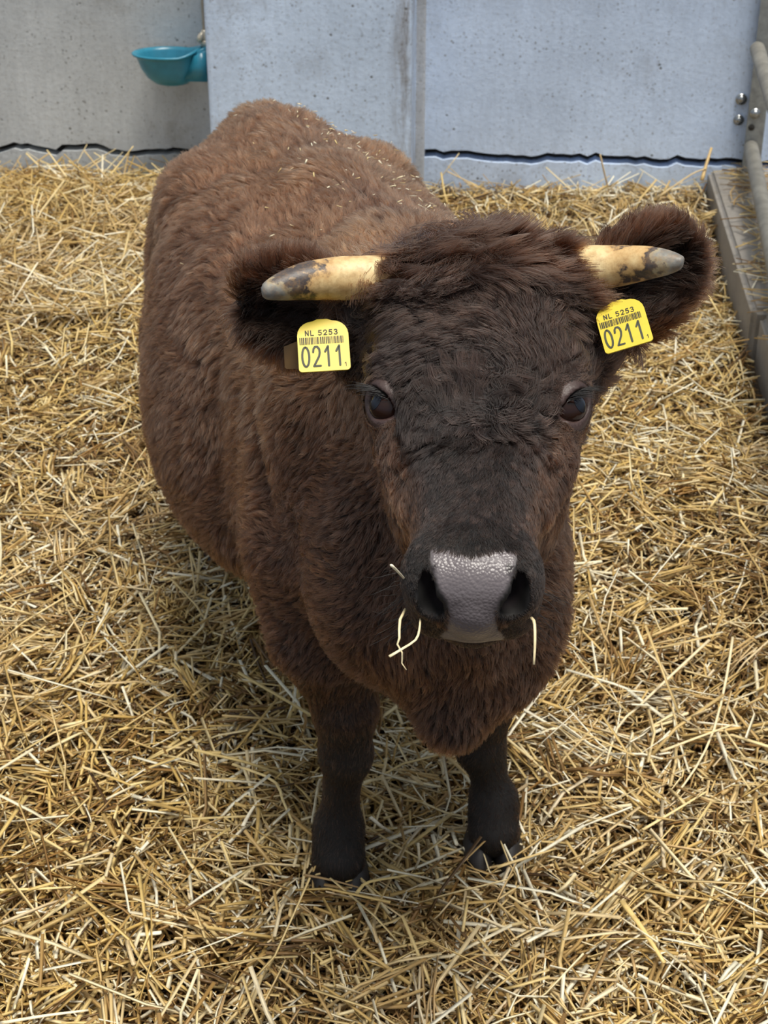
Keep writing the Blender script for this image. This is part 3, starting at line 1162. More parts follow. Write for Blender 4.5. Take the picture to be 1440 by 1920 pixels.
def coat_colour(P, N, reg):
    l, wv, n, hm, ear, inner, pad, eye, nos = reg
    m = lambda a, b_, f: a * (1 - f[:, None]) + b_ * f[:, None]
    nz = SinNoise(5, 9)(P)
    c = m(np.broadcast_to(C_BROWN, P.shape), C_BROWN2, np.clip(0.5 + 0.5 * nz, 0, 1))
    s_ = (P - BO) @ BB
    r_ = (P - BO) @ BR
    # darker chest, belly and legs, darker dorsal stripe
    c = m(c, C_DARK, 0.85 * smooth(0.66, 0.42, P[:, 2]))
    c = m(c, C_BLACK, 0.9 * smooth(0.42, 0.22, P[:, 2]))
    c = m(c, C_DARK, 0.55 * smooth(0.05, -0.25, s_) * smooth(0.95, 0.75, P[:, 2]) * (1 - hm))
    c = m(c, C_DARK, 0.45 * smooth(0.06, 0.02, np.abs(r_)) * smooth(0.8, 0.9, P[:, 2]) * smooth(0.85, 0.6, s_))
    # head
    hc = m(np.broadcast_to(C_FACE * 0.9, P.shape), C_DARK, np.clip(0.4 + 0.5 * nz, 0, 1))
    crest = smooth(0.052, 0.074, np.abs(wv) + 0.06 * smooth(0.20, 0.40, l)) * smooth(EYE_L - 0.01, EYE_L + 0.03, l) * smooth(HL - 0.04, HL - 0.09, l) * smooth(-0.012, -0.035, n)
    hc = m(hc, C_RED * 0.50, 0.7 * crest)
    cheek = smooth(HL - 0.20, HL - 0.14, l) * smooth(HL - 0.045, HL - 0.09, l) * smooth(-0.035, -0.06, n) * smooth(-0.13, -0.10, n)
    hc = m(hc, C_RED * 1.25, 0.8 * cheek * (wv < 0) + 0.25 * cheek * (wv > 0))
    poll = smooth(0.06, -0.02, l) * smooth(-0.12, -0.05, n)
    hc = m(hc, C_BROWN2 * 0.75, 0.75 * poll)
    hc = m(hc, C_BLACK * 1.3, smooth(HL - 0.10, HL - 0.05, l) * 0.75)
    hc = m(hc, C_BLACK * 1.1, smooth(-0.11, -0.15, n) * 0.6)
    c = m(c, hc, hm)
    c = m(c, C_BROWN2 * 0.75, ear * 0.9)
    c = m(c, C_BLACK * 1.2, inner * 0.8)
    return c


REG = regions(CV)
l, wv, n, hm, ear, inner, pad, eye, nos = REG
skin = coat_colour(CV, CN, REG) * 0.40
rim = smooth(0.032, 0.025, eye) * hm
skin = skin * (1 - rim[:, None]) + srgb(66, 48, 44) * rim[:, None]
nin = np.zeros(len(CV))
for s in (-1, 1):
    la, wa, oa = nost_axes(s)
    d = CV - (NOS[s] + oa * 0.004)
    nin = np.maximum(nin, smooth(0.004, -0.006, d @ oa) * ((np.abs(d @ la) < 0.026) & (np.abs(d @ wa) < 0.016)))
padc = srgb(106, 98, 100)
pn = np.clip(0.5 + 0.4 * SinNoise(9, 60)(CV), 0, 1)[:, None]
padcol = padc * (0.9 + 0.2 * pn)
skin = skin * (1 - pad[:, None]) + padcol * pad[:, None]
skin = skin * (1 - nin[:, None]) + srgb(34, 24, 26) * nin[:, None]

m_skin, t, b = new_mat('cow_skin')
ac = node(t, 'ShaderNodeAttribute', attribute_name='skin')
ap = node(t, 'ShaderNodeAttribute', attribute_name='pad')
t.links.new(ac.outputs['Color'], b.inputs['Base Color'])
v = objco(t)
vo = node(t, 'ShaderNodeTexVoronoi')
vo.inputs['Scale'].default_value = 330
t.links.new(v, vo.inputs['Vector'])
rr = node(t, 'ShaderNodeMapRange')
rr.inputs[3].default_value = 0.75
rr.inputs[4].default_value = 0.33
t.links.new(ap.outputs['Fac'], rr.inputs[0])
t.links.new(rr.outputs[0], b.inputs['Roughness'])
hgt = math_n(t, 'MULTIPLY', math_n(t, 'SUBTRACT', 1.0, vo.outputs['Distance']), ap.outputs['Fac'])
bump(t, b, hgt, 0.5, 0.0012)

cow = empty('cow', (0.0, 1.95, 0.0))
tag(cow, 'shaggy dark brown horned cow standing on straw facing the camera', 'cow')
body = mesh_obj('body', CV, CQ, m_skin)
parent_keep(body, cow)
me = body.data
a = me.attributes.new('skin', 'FLOAT_COLOR', 'POINT')
a.data.foreach_set('color', np.concatenate([skin, np.ones((len(CV), 1))], 1).astype(np.float32).ravel())
a = me.attributes.new('pad', 'FLOAT', 'POINT')
a.data.foreach_set('value', np.maximum(pad, rim * 0.6).astype(np.float32))

# ---- fur
m_fur = bpy.data.materials.new('fur')
m_fur.use_nodes = True
t = m_fur.node_tree
t.nodes.clear()
out = node(t, 'ShaderNodeOutputMaterial')
hb = node(t, 'ShaderNodeBsdfHairPrincipled')
hb.parametrization = 'COLOR'
ac = node(t, 'ShaderNodeAttribute', attribute_name='fur_colour')
hi = node(t, 'ShaderNodeHairInfo')
tipf = ramp(t, hi.outputs['Intercept'], [(0.0, 0.0), (0.35, 0.15), (1.0, 1.0)])
br = mix(t, 1.0, ac.outputs['Color'], (1.8, 1.55, 1.3), 'MULTIPLY')
cc = mix(t, tipf, ac.outputs['Color'], br)
t.links.new(cc, hb.inputs['Color'])
hb.inputs['Roughness'].default_value = 0.42
hb.inputs['Radial Roughness'].default_value = 0.6
hb.inputs['IOR'].default_value = 1.40
t.links.new(hb.outputs[0], out.inputs[0])


def hair_object(name, P, rad, colours, mat, parent):
    N, K = P.shape[:2]
    cu = bpy.data.hair_curves.new(name)
    cu.add_curves([K] * N)
    cu.attributes['position'].data.foreach_set('vector', P.astype(np.float32).ravel())
    ra = cu.attributes.get('radius') or cu.attributes.new('radius', 'FLOAT', 'POINT')
    ra.data.foreach_set('value', rad.astype(np.float32).ravel())
    a_ = cu.attributes.new('fur_colour', 'FLOAT_COLOR', 'CURVE')
    a_.data.foreach_set('color', np.concatenate([colours, np.ones((N, 1))], 1).astype(np.float32).ravel())
    cu.materials.append(mat)
    o = bpy.data.objects.new(name, cu)
    col.objects.link(o)
    parent_keep(o, parent)
    return o


def grow(N_target, seed):
    r = np.random.default_rng(seed)
    T = np.concatenate([CQ[:, [0, 1, 2]], CQ[:, [0, 2, 3]]])
    A, B, C = CV[T[:, 0]], CV[T[:, 1]], CV[T[:, 2]]
    fn = np.cross(B - A, C - A)
    ar = np.linalg.norm(fn, axis=1) * 0.5
    cen = (A + B + C) / 3
    fnn = fn / np.maximum(2 * ar, 1e-12)[:, None]
    toc = np.array([0, 0, CAM_H]) - cen
    toc /= np.linalg.norm(toc, axis=1, keepdims=True)
    face = (fnn * toc).sum(1)
    hl_, hw_, hn_ = head_coords(cen)
    onhead = (hl_ > -0.12) & (hl_ < 0.56) & (np.abs(hw_) < 0.26) & (hn_ > -0.2) & (cen[:, 1] < 1.80)
    wgt = ar * (0.18 + 0.82 * smooth(-0.35, 0.05, face)) * (1 + 2.2 * onhead) * (1 - 0.6 * (cen[:, 2] < 0.3))
    cdf = np.cumsum(wgt)
    pick = np.searchsorted(cdf, r.uniform(0, cdf[-1], N_target))
    pick = np.minimum(pick, len(T) - 1)
    u, v_ = r.uniform(0, 1, N_target), r.uniform(0, 1, N_target)
    fl2 = u + v_ > 1
    u[fl2], v_[fl2] = 1 - u[fl2], 1 - v_[fl2]
    wts = np.stack([1 - u - v_, u, v_], -1)
    P = (CV[T[pick]] * wts[:, :, None]).sum(1)
    Nn = (CN[T[pick]] * wts[:, :, None]).sum(1)
    Nn /= np.linalg.norm(Nn, axis=1, keepdims=True)
    reg = regions(P)
    l, wv, n, hm, ear, inner, pad, eye, nos = reg
    # ---- flow
    s_ = (P - BO) @ BB
    rr_ = (P - BO) @ BR
    up = smooth(0.5, 0.95, Nn[:, 2])
    flow = BB[None] * (0.45 + 0.6 * up)[:, None] + np.array([0, 0, -1.0])[None] * (0.85 * (1 - up))[:, None]
    flow = flow + BR[None] * (np.sign(rr_) * 0.25 * up)[:, None]
    low = smooth(0.40, 0.28, P[:, 2])[:, None]
    flow = flow * (1 - low) + np.array([0, 0.15, -1.0]) * low
    # head flow: whorl between the eyes
    wl = l - (EYE_L + 0.03)
    hf = E1[None] * np.clip(wl / 0.05, -1, 1)[:, None] * 0.9 + E2[None] * np.clip(wv / 0.045, -1, 1)[:, None] * (0.75 - 0.45 * smooth(0.0, 0.10, wl))[:, None]
    hf = hf + (-E3[None]) * smooth(-0.02, -0.09, n)[:, None] * 0.6
    # the poll tuft falls sideways and forward
    pt = (smooth(0.085, 0.03, l))[:, None]
    ptf = E2[None] * np.clip((wv - 0.012) / 0.05, -1, 1)[:, None] * 0.9 + E1[None] * (0.45 - 0.9 * smooth(-0.01, -0.05, l))[:, None] + E3[None] * 0.25
    hf = hf * (1 - pt) + ptf * pt
    flow = flow * (1 - hm[:, None]) + hf * hm[:, None]
    for s in (-1, 1):
        e_ = EAR[s]
        on = ear * (np.sign(wv) == s)
        d = P - 0.5 * (e_['base'] + e_['tip'])
        ef = e_['ax'] * 0.7 + e_['wide'] * (np.sign(d @ e_['wide']) * 0.5)[:, None] * 1.0
        flow = flow * (1 - on[:, None]) + ef * on[:, None]
    # disturb
    n1, n2, n3 = SinNoise(21, 22), SinNoise(22, 22), SinNoise(23, 22)
    dis = np.stack([n1(P), n2(P), n3(P)], -1)
    n1, n2, n3 = SinNoise(31, 75), SinNoise(32, 75), SinNoise(33, 75)
    dis2 = np.stack([n1(P), n2(P), n3(P)], -1)
    fore = hm * smooth(0.30, 0.22, l)
    amt = 0.30 * (1 - hm) + 0.45 * fore + 0.10 * hm
    flow = flow + dis * amt[:, None] + dis2 * (0.6 * amt)[:, None] + r.normal(0, 0.16, P.shape)
    flow = flow - (flow * Nn).sum(1, keepdims=True) * Nn
    flow /= np.maximum(np.linalg.norm(flow, axis=1, keepdims=True), 1e-6)
    # ---- length
    L = np.full(len(P), 0.025)
    L = L * (1 - 0.45 * smooth(0.50, 0.30, P[:, 2])) * (1 - 0.35 * smooth(0.32, 0.2, P[:, 2]))
    chest = smooth(0.05, -0.15, s_) * smooth(0.9, 0.7, P[:, 2])
    L = L * (1 - 0.35 * chest)
    hlg = np.interp(l, [-0.08, 0.0, 0.05, 0.12, 0.20, 0.25, 0.30, 0.40, HL - 0.03, HL], [0.045, 0.052, 0.046, 0.032, 0.026, 0.020, 0.011, 0.007, 0.0045, 0.003])
    sidef = smooth(-0.03, -0.06, n) * smooth(0.10, 0.18, l)
    hlg = hlg * (1 - sidef) + np.minimum(hlg, 0.012) * sidef
    L = L * (1 - hm) + hlg * hm
    L = L * (1 - ear) + 0.030 * ear
    L = L * (1 - inner) + 0.034 * inner
    near_eye = smooth(0.020, 0.055, eye)
    L = L * (1 - hm * (1 - near_eye)) + 0.003 * hm * (1 - near_eye)
    L = L * r.uniform(0.65, 1.15, len(P))
    keep = (pad < 0.35) & ~((eye < 0.0262) & (hm > 0.2)) & ~((nos < 0.022) & (hm > 0.3))
    # not on the mouth slit, not in the ground
    keep &= (P[:, 2] > 0.03)
    # no long hair over the horns
    a_up = np.where(hm > 0.5, np.interp(l, [0.0, 0.1, 0.25, 0.32, HL], [0.70, 0.50, 0.42, 0.28, 0.25]), 0.72)
    a_up = np.where(P[:, 2] < 0.4, 0.32, a_up) + r.normal(0, 0.12, len(P))
    a_up = np.clip(a_up, 0.08, 1.3)
    K = 6
    tt = np.linspace(0, 1, K)
    D0 = Nn * np.sin(a_up)[:, None] + flow * np.cos(a_up)[:, None]
    lat = np.cross(Nn, flow)
    # wave
    wav = (0.18 + 0.18 * fore)
    ph = n1(P * 0.5) * 3 + r.normal(0, 0.5, len(P))
    fq = 4.0 + 3.0 * fore
    Q_ = np.empty((len(P), K, 3))
    for k, tk in enumerate(tt):
        bend = tk * tk * 0.45
        q_ = D0 * tk + (flow - Nn * 0.6) * (bend * 0.7 * (1 - 0.3 * tk))[..., None] if False else D0 * tk + (flow * 0.35 - Nn * 0.30) * bend
        q_ = q_ + lat * (wav * tk * np.sin(fq * tk + ph))[:, None] + Nn * (0.35 * wav * tk * np.cos(fq * tk + ph * 1.3))[:, None]
        Q_[:, k] = P + q_ * L[:, None]
    # ---- clumps
    ng = max(len(P) // 14, 10)
    kds = []
    for sel_ in (np.nonzero(hm[:ng] < 0.5)[0], np.nonzero(hm[:ng // 3] >= 0.5)[0]):
        kd = kdtree.KDTree(len(sel_))
        for i in sel_.tolist():
            kd.insert(P[i], i)
        kd.balance()
        kds.append(kd)
    gi = np.array([kds[h_].find(p)[1] for p, h_ in zip(P.tolist(), (hm >= 0.5).astype(int).tolist())])
    far = np.linalg.norm(P - P[gi], axis=1)
    cl = np.where(far < 0.02, 0.95, 0.0) * np.clip(L / 0.02, 0, 1) * r.uniform(0.5, 1.0, len(P))
    # only follow a guide that grows the same way
    cl = cl * ((Nn * Nn[gi]).sum(1) > 0.7)
    for k, tk in enumerate(tt):
        f_ = (cl * tk ** 0.8)[:, None]
        tgt = P + (Q_[gi, k] - P[gi]) * (L / np.maximum(L[gi], 1e-4))[:, None] + (P[gi] - P) * 0.85
        Q_[:, k] = Q_[:, k] * (1 - f_) + tgt * f_
    cc = coat_colour(P, Nn, reg)
    cc = cc * np.exp(r.normal(0, 0.34, len(P)))[:, None] * np.exp(np.where(hm > 0.5, 0.35, 0.34) * r.normal(0, 1, ng)[gi])[:, None]
    # lighter brown along the back
    top = smooth(0.55, 0.9, P[:, 2]) * (1 - hm) * (1 - ear)
    cc = cc * (1 + top[:, None] * np.array([0.28, 0.28, 0.24]))
    return Q_[keep], L[keep], cc[keep]


if not PREVIEW or 'f' in PREVIEW:
    NF = 640000 if not PREVIEW else 120000
    Pf, Lf, Cf = grow(NF, 3)
    K = Pf.shape[1]
    rad = np.interp(np.linspace(0, 1, K), [0, 0.5, 1], [0.00040, 0.00036, 0.00010])[None].repeat(len(Pf), 0)
    rad = rad * (0.8 + 0.4 * np.random.default_rng(1).uniform(0, 1, (len(Pf), 1))) * np.clip(0.7 + Lf / 0.06, 0.7, 1.2)[:, None]
    fo = hair_object('fur', Pf, rad, Cf, m_fur, cow)
    fo['kind'] = 'stuff'

# ---- eyes
m_eye, t, b = new_mat('eyeball')
b.inputs['Base Color'].default_value = (*srgb(40, 22, 16), 1)
b.inputs['Roughness'].default_value = 0.08
b.inputs['Specular IOR Level'].default_value = 0.35
m_pupil, t, b = new_mat('pupil')
b.inputs['Base Color'].default_value = (0.004, 0.005, 0.010, 1)
b.inputs['Roughness'].default_value = 0.05
b.inputs['Specular IOR Level'].default_value = 0.5
m_white, t, b = new_mat('eye_white')
b.inputs['Base Color'].default_value = (*srgb(150, 140, 150), 1)
b.inputs['Roughness'].default_value = 0.12


def uvsphere(c, r, axes, seg=32, ring=20, lim=None):
    """sphere (or cap up to angle lim) about axes[2]"""
    V, F = [], []
    lim = math.pi if lim is None else lim
    for i in range(ring + 1):
        th = lim * i / ring
        for k in range(seg):
            ph = 2 * math.pi * k / seg
            V.append(c + r * (math.sin(th) * (math.cos(ph) * axes[0] + math.sin(ph) * axes[1]) + math.cos(th) * axes[2]))
    for i in range(ring):
        for k in range(seg):
            k2 = (k + 1) % seg
            F.append((i * seg + k, (i + 1) * seg + k, (i + 1) * seg + k2, i * seg + k2))
    return V, F


for s in (-1, 1):
    a0, a1, d = eye_axes(s)
    V, F = uvsphere(EYE_C[s], EYE_RAD, (a0, a1, d))
    eo = mesh_obj('eyeball', V, F, m_eye)
    parent_keep(eo, cow)
    look = unit(d + E1 * -0.25 + E2 * s * 0.15)
    ax2 = unit(a0 - (a0 @ look) * look)
    V, F = uvsphere(EYE_C[s], EYE_RAD + 0.0004, (ax2, np.cross(look, ax2), look), 32, 6, 0.55)
    po = mesh_obj('pupil', V, F, m_pupil, eo)

# eyelashes and whiskers
m_lash = plain('lash', srgb(22, 18, 18), 0.5)
r = np.random.default_rng(17)
PL = []
for s in (-1, 1):
    a0, a1, d = eye_axes(s)
    upv = a1 if (a1 @ E1) < 0 else -a1
    for i in range(46):
        x = r.uniform(-0.95, 0.6)
        root = EYE_C[s] + d * 0.0185 + a0 * x * 0.018 + upv * 0.0135 * math.sqrt(max(1 - x * x, 0.05))
        dirv = unit(E2 * s * 0.9 + d * 0.45 + upv * 0.25 - a0 * 0.25 + r.normal(0, 0.12, 3))
        Ls = r.uniform(0.016, 0.034)
        PL.append([root + dirv * Ls * q_ + np.array([0, 0, -1.0]) * 0.25 * Ls * q_ * q_ for q_ in np.linspace(0, 1, 6)])
PL = np.array(PL)
lo_ = hair_object('eyelashes', PL, np.interp(np.linspace(0, 1, 6), [0, 1], [0.0004, 0.0001])[None].repeat(len(PL), 0), np.full((len(PL), 3), 0.01), m_lash, cow)
lo_['kind'] = 'stuff'
PW = []
for i in range(70):
    s = r.choice([-1, 1])
    root = hloc(HL - r.uniform(0.02, 0.08), s * r.uniform(0.048, 0.058), -r.uniform(0.05, 0.105))
    dirv = unit(E2 * s * 1.0 + E1 * 0.5 - E3 * r.uniform(-0.1, 0.6) + r.normal(0, 0.2, 3))
    Ls = r.uniform(0.02, 0.06)
    PW.append([root + dirv * Ls * q_ + r.normal(0, 0.04, 3) * Ls * q_ * q_ for q_ in np.linspace(0, 1, 6)])
PW = np.array(PW)
wo_ = hair_object('whiskers', PW, np.interp(np.linspace(0, 1, 6), [0, 1], [0.00028, 0.0001])[None].repeat(len(PW), 0), np.full((len(PW), 3), 0.02), m_lash, cow)
wo_['kind'] = 'stuff'

# ---- horns
def horn_material():
    m, t, b = new_mat('horn')
    at = node(t, 'ShaderNodeAttribute', attribute_name='along')
    v = objco(t)
    n1 = noise(t, v, 30, 6, 0.6)
    fac = math_n(t, 'ADD', at.outputs['Fac'], math_n(t, 'MULTIPLY', math_n(t, 'SUBTRACT', n1, 0.5), 1.0))
    c = ramp(t, fac, [(0.0, srgb(196, 160, 108)), (0.12, srgb(236, 214, 164)), (0.30, srgb(222, 192, 138)), (0.44, srgb(196, 158, 104)),
                      (0.50, srgb(64, 55, 54)), (0.61, srgb(84, 76, 72)), (0.66, srgb(164, 148, 118)), (0.73, srgb(142, 138, 128)), (0.84, srgb(108, 106, 102)), (1.0, srgb(128, 130, 128))])
    c = mix(t, ramp(t, noise(t, v, 110, 4, 0.7), [(0.45, 0.0), (0.75, 0.55)]), c, srgb(150, 112, 66))
    t.links.new(c, b.inputs['Base Color'])
    b.inputs['Roughness'].default_value = 0.45
    wv_ = node(t, 'ShaderNodeTexNoise')
    wv_.inputs['Scale'].default_value = 160
    t.links.new(v, wv_.inputs['Vector'])
    bump(t, b, wv_.outputs['Fac'], 0.35, 0.001)
    return m


m_horn = horn_material()


def horn(pts, radii):
    pts = catmull(pts, 26)
    rad = np.interp(np.linspace(0, 1, 26), np.linspace(0, 1, len(radii)), radii)
    # growth rings near the base
    u = np.linspace(0, 1, 26)
    rad = rad * (1 + 0.02 * np.sin(u * 40) * np.exp(-u * 4))
    mb = MB()
    mb.tube(pts, rad, 28, True)
    # rounded tip
    o = mb.build('horn', m_horn)
    al = np.repeat(u, 28)
    o.data.attributes.new('along', 'FLOAT', 'POINT').data.foreach_set('value', al.astype(np.float32))
    parent_keep(o, cow)
    return o


hz = -1
sl0 = 1.735
hl_pts = [at_slant(735, 518, sl0 + 0.02), at_slant(700, 521, sl0), at_slant(640, 522, sl0 - 0.01), at_slant(575, 527, sl0 - 0.025), at_slant(530, 537, sl0 - 0.035), at_slant(500, 546, sl0 - 0.042), at_slant(491, 548, sl0 - 0.043)]
horn(hl_pts, [0.0245, 0.0248, 0.0245, 0.0212, 0.0158, 0.0098, 0.0050])
hr_pts = [at_slant(1080, 508, sl0 + 0.02), at_slant(1110, 504, sl0), at_slant(1165, 498, sl0 - 0.01), at_slant(1215, 493, sl0 - 0.025), at_slant(1250, 492, sl0 - 0.035), at_slant(1274, 492, sl0 - 0.042), at_slant(1281, 493, sl0 - 0.043)]
horn(hr_pts, [0.0268, 0.0262, 0.0222, 0.0182, 0.0138, 0.0082, 0.0050])

# ---- hooves: two claws each
m_hoof = plain('hoof', srgb(38, 34, 33), 0.55, nscale=40)
for P in (FL, FR, HLF, HRF):
    for s in (-1, 1):
        bm = bmesh.new()
        bmesh.ops.create_uvsphere(bm, u_segments=20, v_segments=12, radius=1)
        for v_ in bm.verts:
            x, y, z = v_.co
            zz = max(z, -0.35)
            wdt = 0.024 * (1 - 0.18 * zz)
            v_.co = (x * wdt + s * 0.024, y * 0.048 * (1 - 0.28 * zz) - 0.016 * (0.3 - zz) * (y < 0), (zz + 0.35) * 0.042)
        for v_ in bm.verts:
            v_.co = Vector(P) + v_.co + Vector((0, -0.012, -0.006))
        o = bm_obj('hoof_claw', bm, m_hoof, None, True)
        parent_keep(o, cow)

# ---- ear tags
m_tag = plain('tag_yellow', srgb(222, 196, 50), 0.42, nscale=60, var=0.06)
m_ink = plain('tag_ink', srgb(58, 62, 44), 0.6)
m_inkd = plain('tag_ink_dark', srgb(44, 42, 26), 0.6)

GLY = {
    '0': [[(.5 + .42 * math.sin(a), .5 + .48 * math.cos(a)) for a in np.linspace(0, 2 * math.pi, 21)]],
    '1': [[(.18, .72), (.55, .98), (.55, .02)]],
    '2': [[(.08, .72), (.14, .88), (.32, .98), (.6, .98), (.82, .86), (.86, .68), (.76, .5), (.1, .03), (.9, .03)]],
    '3': [[(.1, .85), (.3, .98), (.65, .98), (.85, .78), (.7, .56), (.42, .52), (.72, .48), (.9, .26), (.68, .04), (.32, .02), (.08, .16)]],
    '5': [[(.85, .97), (.2, .97), (.14, .55), (.45, .62), (.75, .56), (.88, .32), (.74, .08), (.4, .02), (.08, .12)]],
    'N': [[(.1, .02), (.1, .98), (.88, .02), (.88, .98)]],
    'L': [[(.12, .98), (.12, .02), (.85, .02)]],
}


def strokes(text, x0, y0, w_, h_, gap, lw, mb, z):
    x = x0
    for ch in text:
        if ch == ' ':
            x += w_ * 0.7
            continue
        for st in GLY[ch]:
            pts = np.array([(x + a * w_, y0 + b_ * h_) for a, b_ in st])
            for p, q_ in zip(pts[:-1], pts[1:]):
                d = q_ - p
                L_ = np.linalg.norm(d)
                if L_ < 1e-7:
                    continue
                nrm = np.array([-d[1], d[0]]) / L_ * lw / 2
                mb.add([(*(p + nrm), z), (*(p - nrm), z), (*(q_ - nrm), z), (*(q_ + nrm), z)], [(0, 1, 2, 3)])
            for p in pts:
                V = [(p[0] + lw / 2 * math.cos(a), p[1] + lw / 2 * math.sin(a), z + 0.00001) for a in np.linspace(0, 2 * math.pi, 11)[:-1]]
                mb.add(V, [tuple(range(10))])
        x += w_ + gap


def ear_tag(corner_bl, corner_br, corner_tl, label):
    """corners as world points: bottom left, bottom right, top left of the lettered field; height 0.066, width 0.056 in tag units"""
    ex = corner_br - corner_bl
    W = np.linalg.norm(ex)
    ex = unit(ex)
    ey = corner_tl - corner_bl
    ey = ey - (ey @ ex) * ex
    Hh = np.linalg.norm(ey)
    ey = unit(ey)
    ez = np.cross(ex, ey)
    k_ = W / 0.0545
    W = W / k_
    Hh = Hh / k_
    M = Matrix(((ex[0], ey[0], ez[0], corner_bl[0]), (ex[1], ey[1], ez[1], corner_bl[1]), (ex[2], ey[2], ez[2], corner_bl[2]), (0, 0, 0, 1)))
    # outline: square below, narrowing to a neck above
    out = []
    cr = 0.004
    def corner(cx, cy, a0, r_):
        for a in np.linspace(a0, a0 + math.pi / 2, 6):
            out.append((cx + r_ * math.cos(a), cy + r_ * math.sin(a)))
    corner(W - cr, cr, -math.pi / 2, cr)
    corner(W - 0.017, Hh - 0.014, 0, 0.017)
    out += [(W * 0.60, Hh + 0.0052), (W * 0.40, Hh + 0.0052)]
    corner(0.017, Hh - 0.014, math.pi / 2, 0.017)
    corner(cr, cr, math.pi, cr)
    bm = bmesh.new()
    top = [bm.verts.new((x, y, 0.0008)) for x, y in out]
    bot = [bm.verts.new((x, y, -0.0008)) for x, y in out]
    bm.faces.new(top)
    bm.faces.new(bot[::-1])
    for i in range(len(out)):
        j = (i + 1) % len(out)
        bm.faces.new((top[i], bot[i], bot[j], top[j]))
    o = bm_obj('ear_tag', bm, m_tag)
    o['label'] = label
    o.parent = cow
    o.matrix_parent_inverse = Matrix.Translation(-Vector(cow.location))
    o.matrix_basis = M @ Matrix.Scale(k_, 4)
    z = 0.00125
    mb = MB()
    strokes('0211', 0.0035, 0.0055, 0.0088, 0.0245, 0.0030, 0.0023, mb, z)
    mb.build('number', m_ink, o, False)
    mb = MB()
    strokes('1', W - 0.0062, 0.0045, 0.003, 0.0046, 0, 0.0006, mb, z)
    mb.build('small_number', m_inkd, o, False)
    mb = MB()
    strokes('NL 5253', 0.0085, 0.0435, 0.0040, 0.0060, 0.0016, 0.0010, mb, z)
    mb.build('country_code', m_inkd, o, False)
    mb = MB()
    rr2 = np.random.default_rng(4)
    x = 0.0022
    while x < W - 0.006:
        wbar = rr2.choice([0.0004, 0.0006, 0.0010, 0.0013])
        mb.add([(x, 0.0328, z), (x + wbar, 0.0328, z), (x + wbar, 0.0412, z), (x, 0.0412, z)], [(0, 1, 2, 3)])
        x += wbar + rr2.choice([0.0004, 0.0006, 0.0009])
    mb.build('barcode', m_inkd, o, False)
    # pin head that goes through the ear
    bm = bmesh.new()
    bmesh.ops.create_cone(bm, cap_ends=True, segments=16, radius1=0.004, radius2=0.004, depth=0.034)
    for v_ in bm.verts:
        v_.co += Vector((W * 0.5, Hh - 0.002, -0.0165))
    bm_obj('tag_stud', bm, m_tag, o, True)
    return o


st = 1.69
ear_tag(at_slant(561, 699, st), at_slant(658, 693, st), at_slant(553, 610, st + 0.03), 'yellow ear tag hanging under the horn on the left of the picture')
st = 1.663
ear_tag(at_slant(1136, 665, st), at_slant(1226, 638, st), at_slant(1114, 585, st + 0.03), 'yellow ear tag hanging under the horn on the right, tilted')

# rear half of the tag on the left ear, showing past the front half; shade painted into its brown
c0, c1, c2 = at_slant(534, 692, 1.735), at_slant(625, 690, 1.735), at_slant(532, 650, 1.735)
bm = bmesh.new()
ex_, ey_ = c1 - c0, c2 - c0
nn_ = unit(np.cross(ex_, ey_)) * 0.0008
q_ = [c0 + ex_ * a + ey_ * b_ for a, b_ in ((0.04, 0), (0.96, 0), (1, 0.08), (1, 1), (0.5, 1.4), (0, 1), (0, 0.08))]
t_ = [bm.verts.new(p + nn_) for p in q_]
b2 = [bm.verts.new(p - nn_) for p in q_]
bm.faces.new(t_)
bm.faces.new(b2[::-1])
for i in range(7):
    j = (i + 1) % 7
    bm.faces.new((t_[i], b2[i], b2[j], t_[j]))
o = bm_obj('ear_tag_back', bm, plain('tag_yellow_shaded', srgb(92, 66, 26), 0.5, nscale=60, var=0.1))
parent_keep(o, cow)

# ---- straw flecks on the coat
if not PREVIEW or 'f' in PREVIEW:
    r = np.random.default_rng(8)
    cand = np.nonzero((CN[:, 2] > 0.45) & (CV[:, 2] > 0.7) & (CV[:, 1] > 1.7))[0]
    sel = r.choice(cand, 900)
    px_ = (CV[sel] - BO) @ BR
    ps_ = (CV[sel] - BO) @ BB
    keep = (r.uniform(0, 1, 900) < np.exp(-((px_ - 0.06) / 0.13) ** 2) * smooth(0.0, 0.25, ps_) * smooth(1.0, 0.7, ps_))
    sel = sel[keep][:170]
    nf = len(sel)
    base = CV[sel] + CN[sel] * 0.020
    bits = straw_mesh('chaff_on_coat', base, r.uniform(0, 6.28, nf), r.normal(0, 0.3, nf), r.uniform(0.003, 0.011, nf), r.uniform(0.0012, 0.0024, nf),
                      np.clip(r.normal(0.9, 0.1, nf), 0, 1), r.uniform(0, 1, nf), np.zeros((nf, 2)), m_straw, 1)
    tag(bits, 'pale flecks of chaff caught in the fur along the cow back', 'chaff', None, 'stuff')


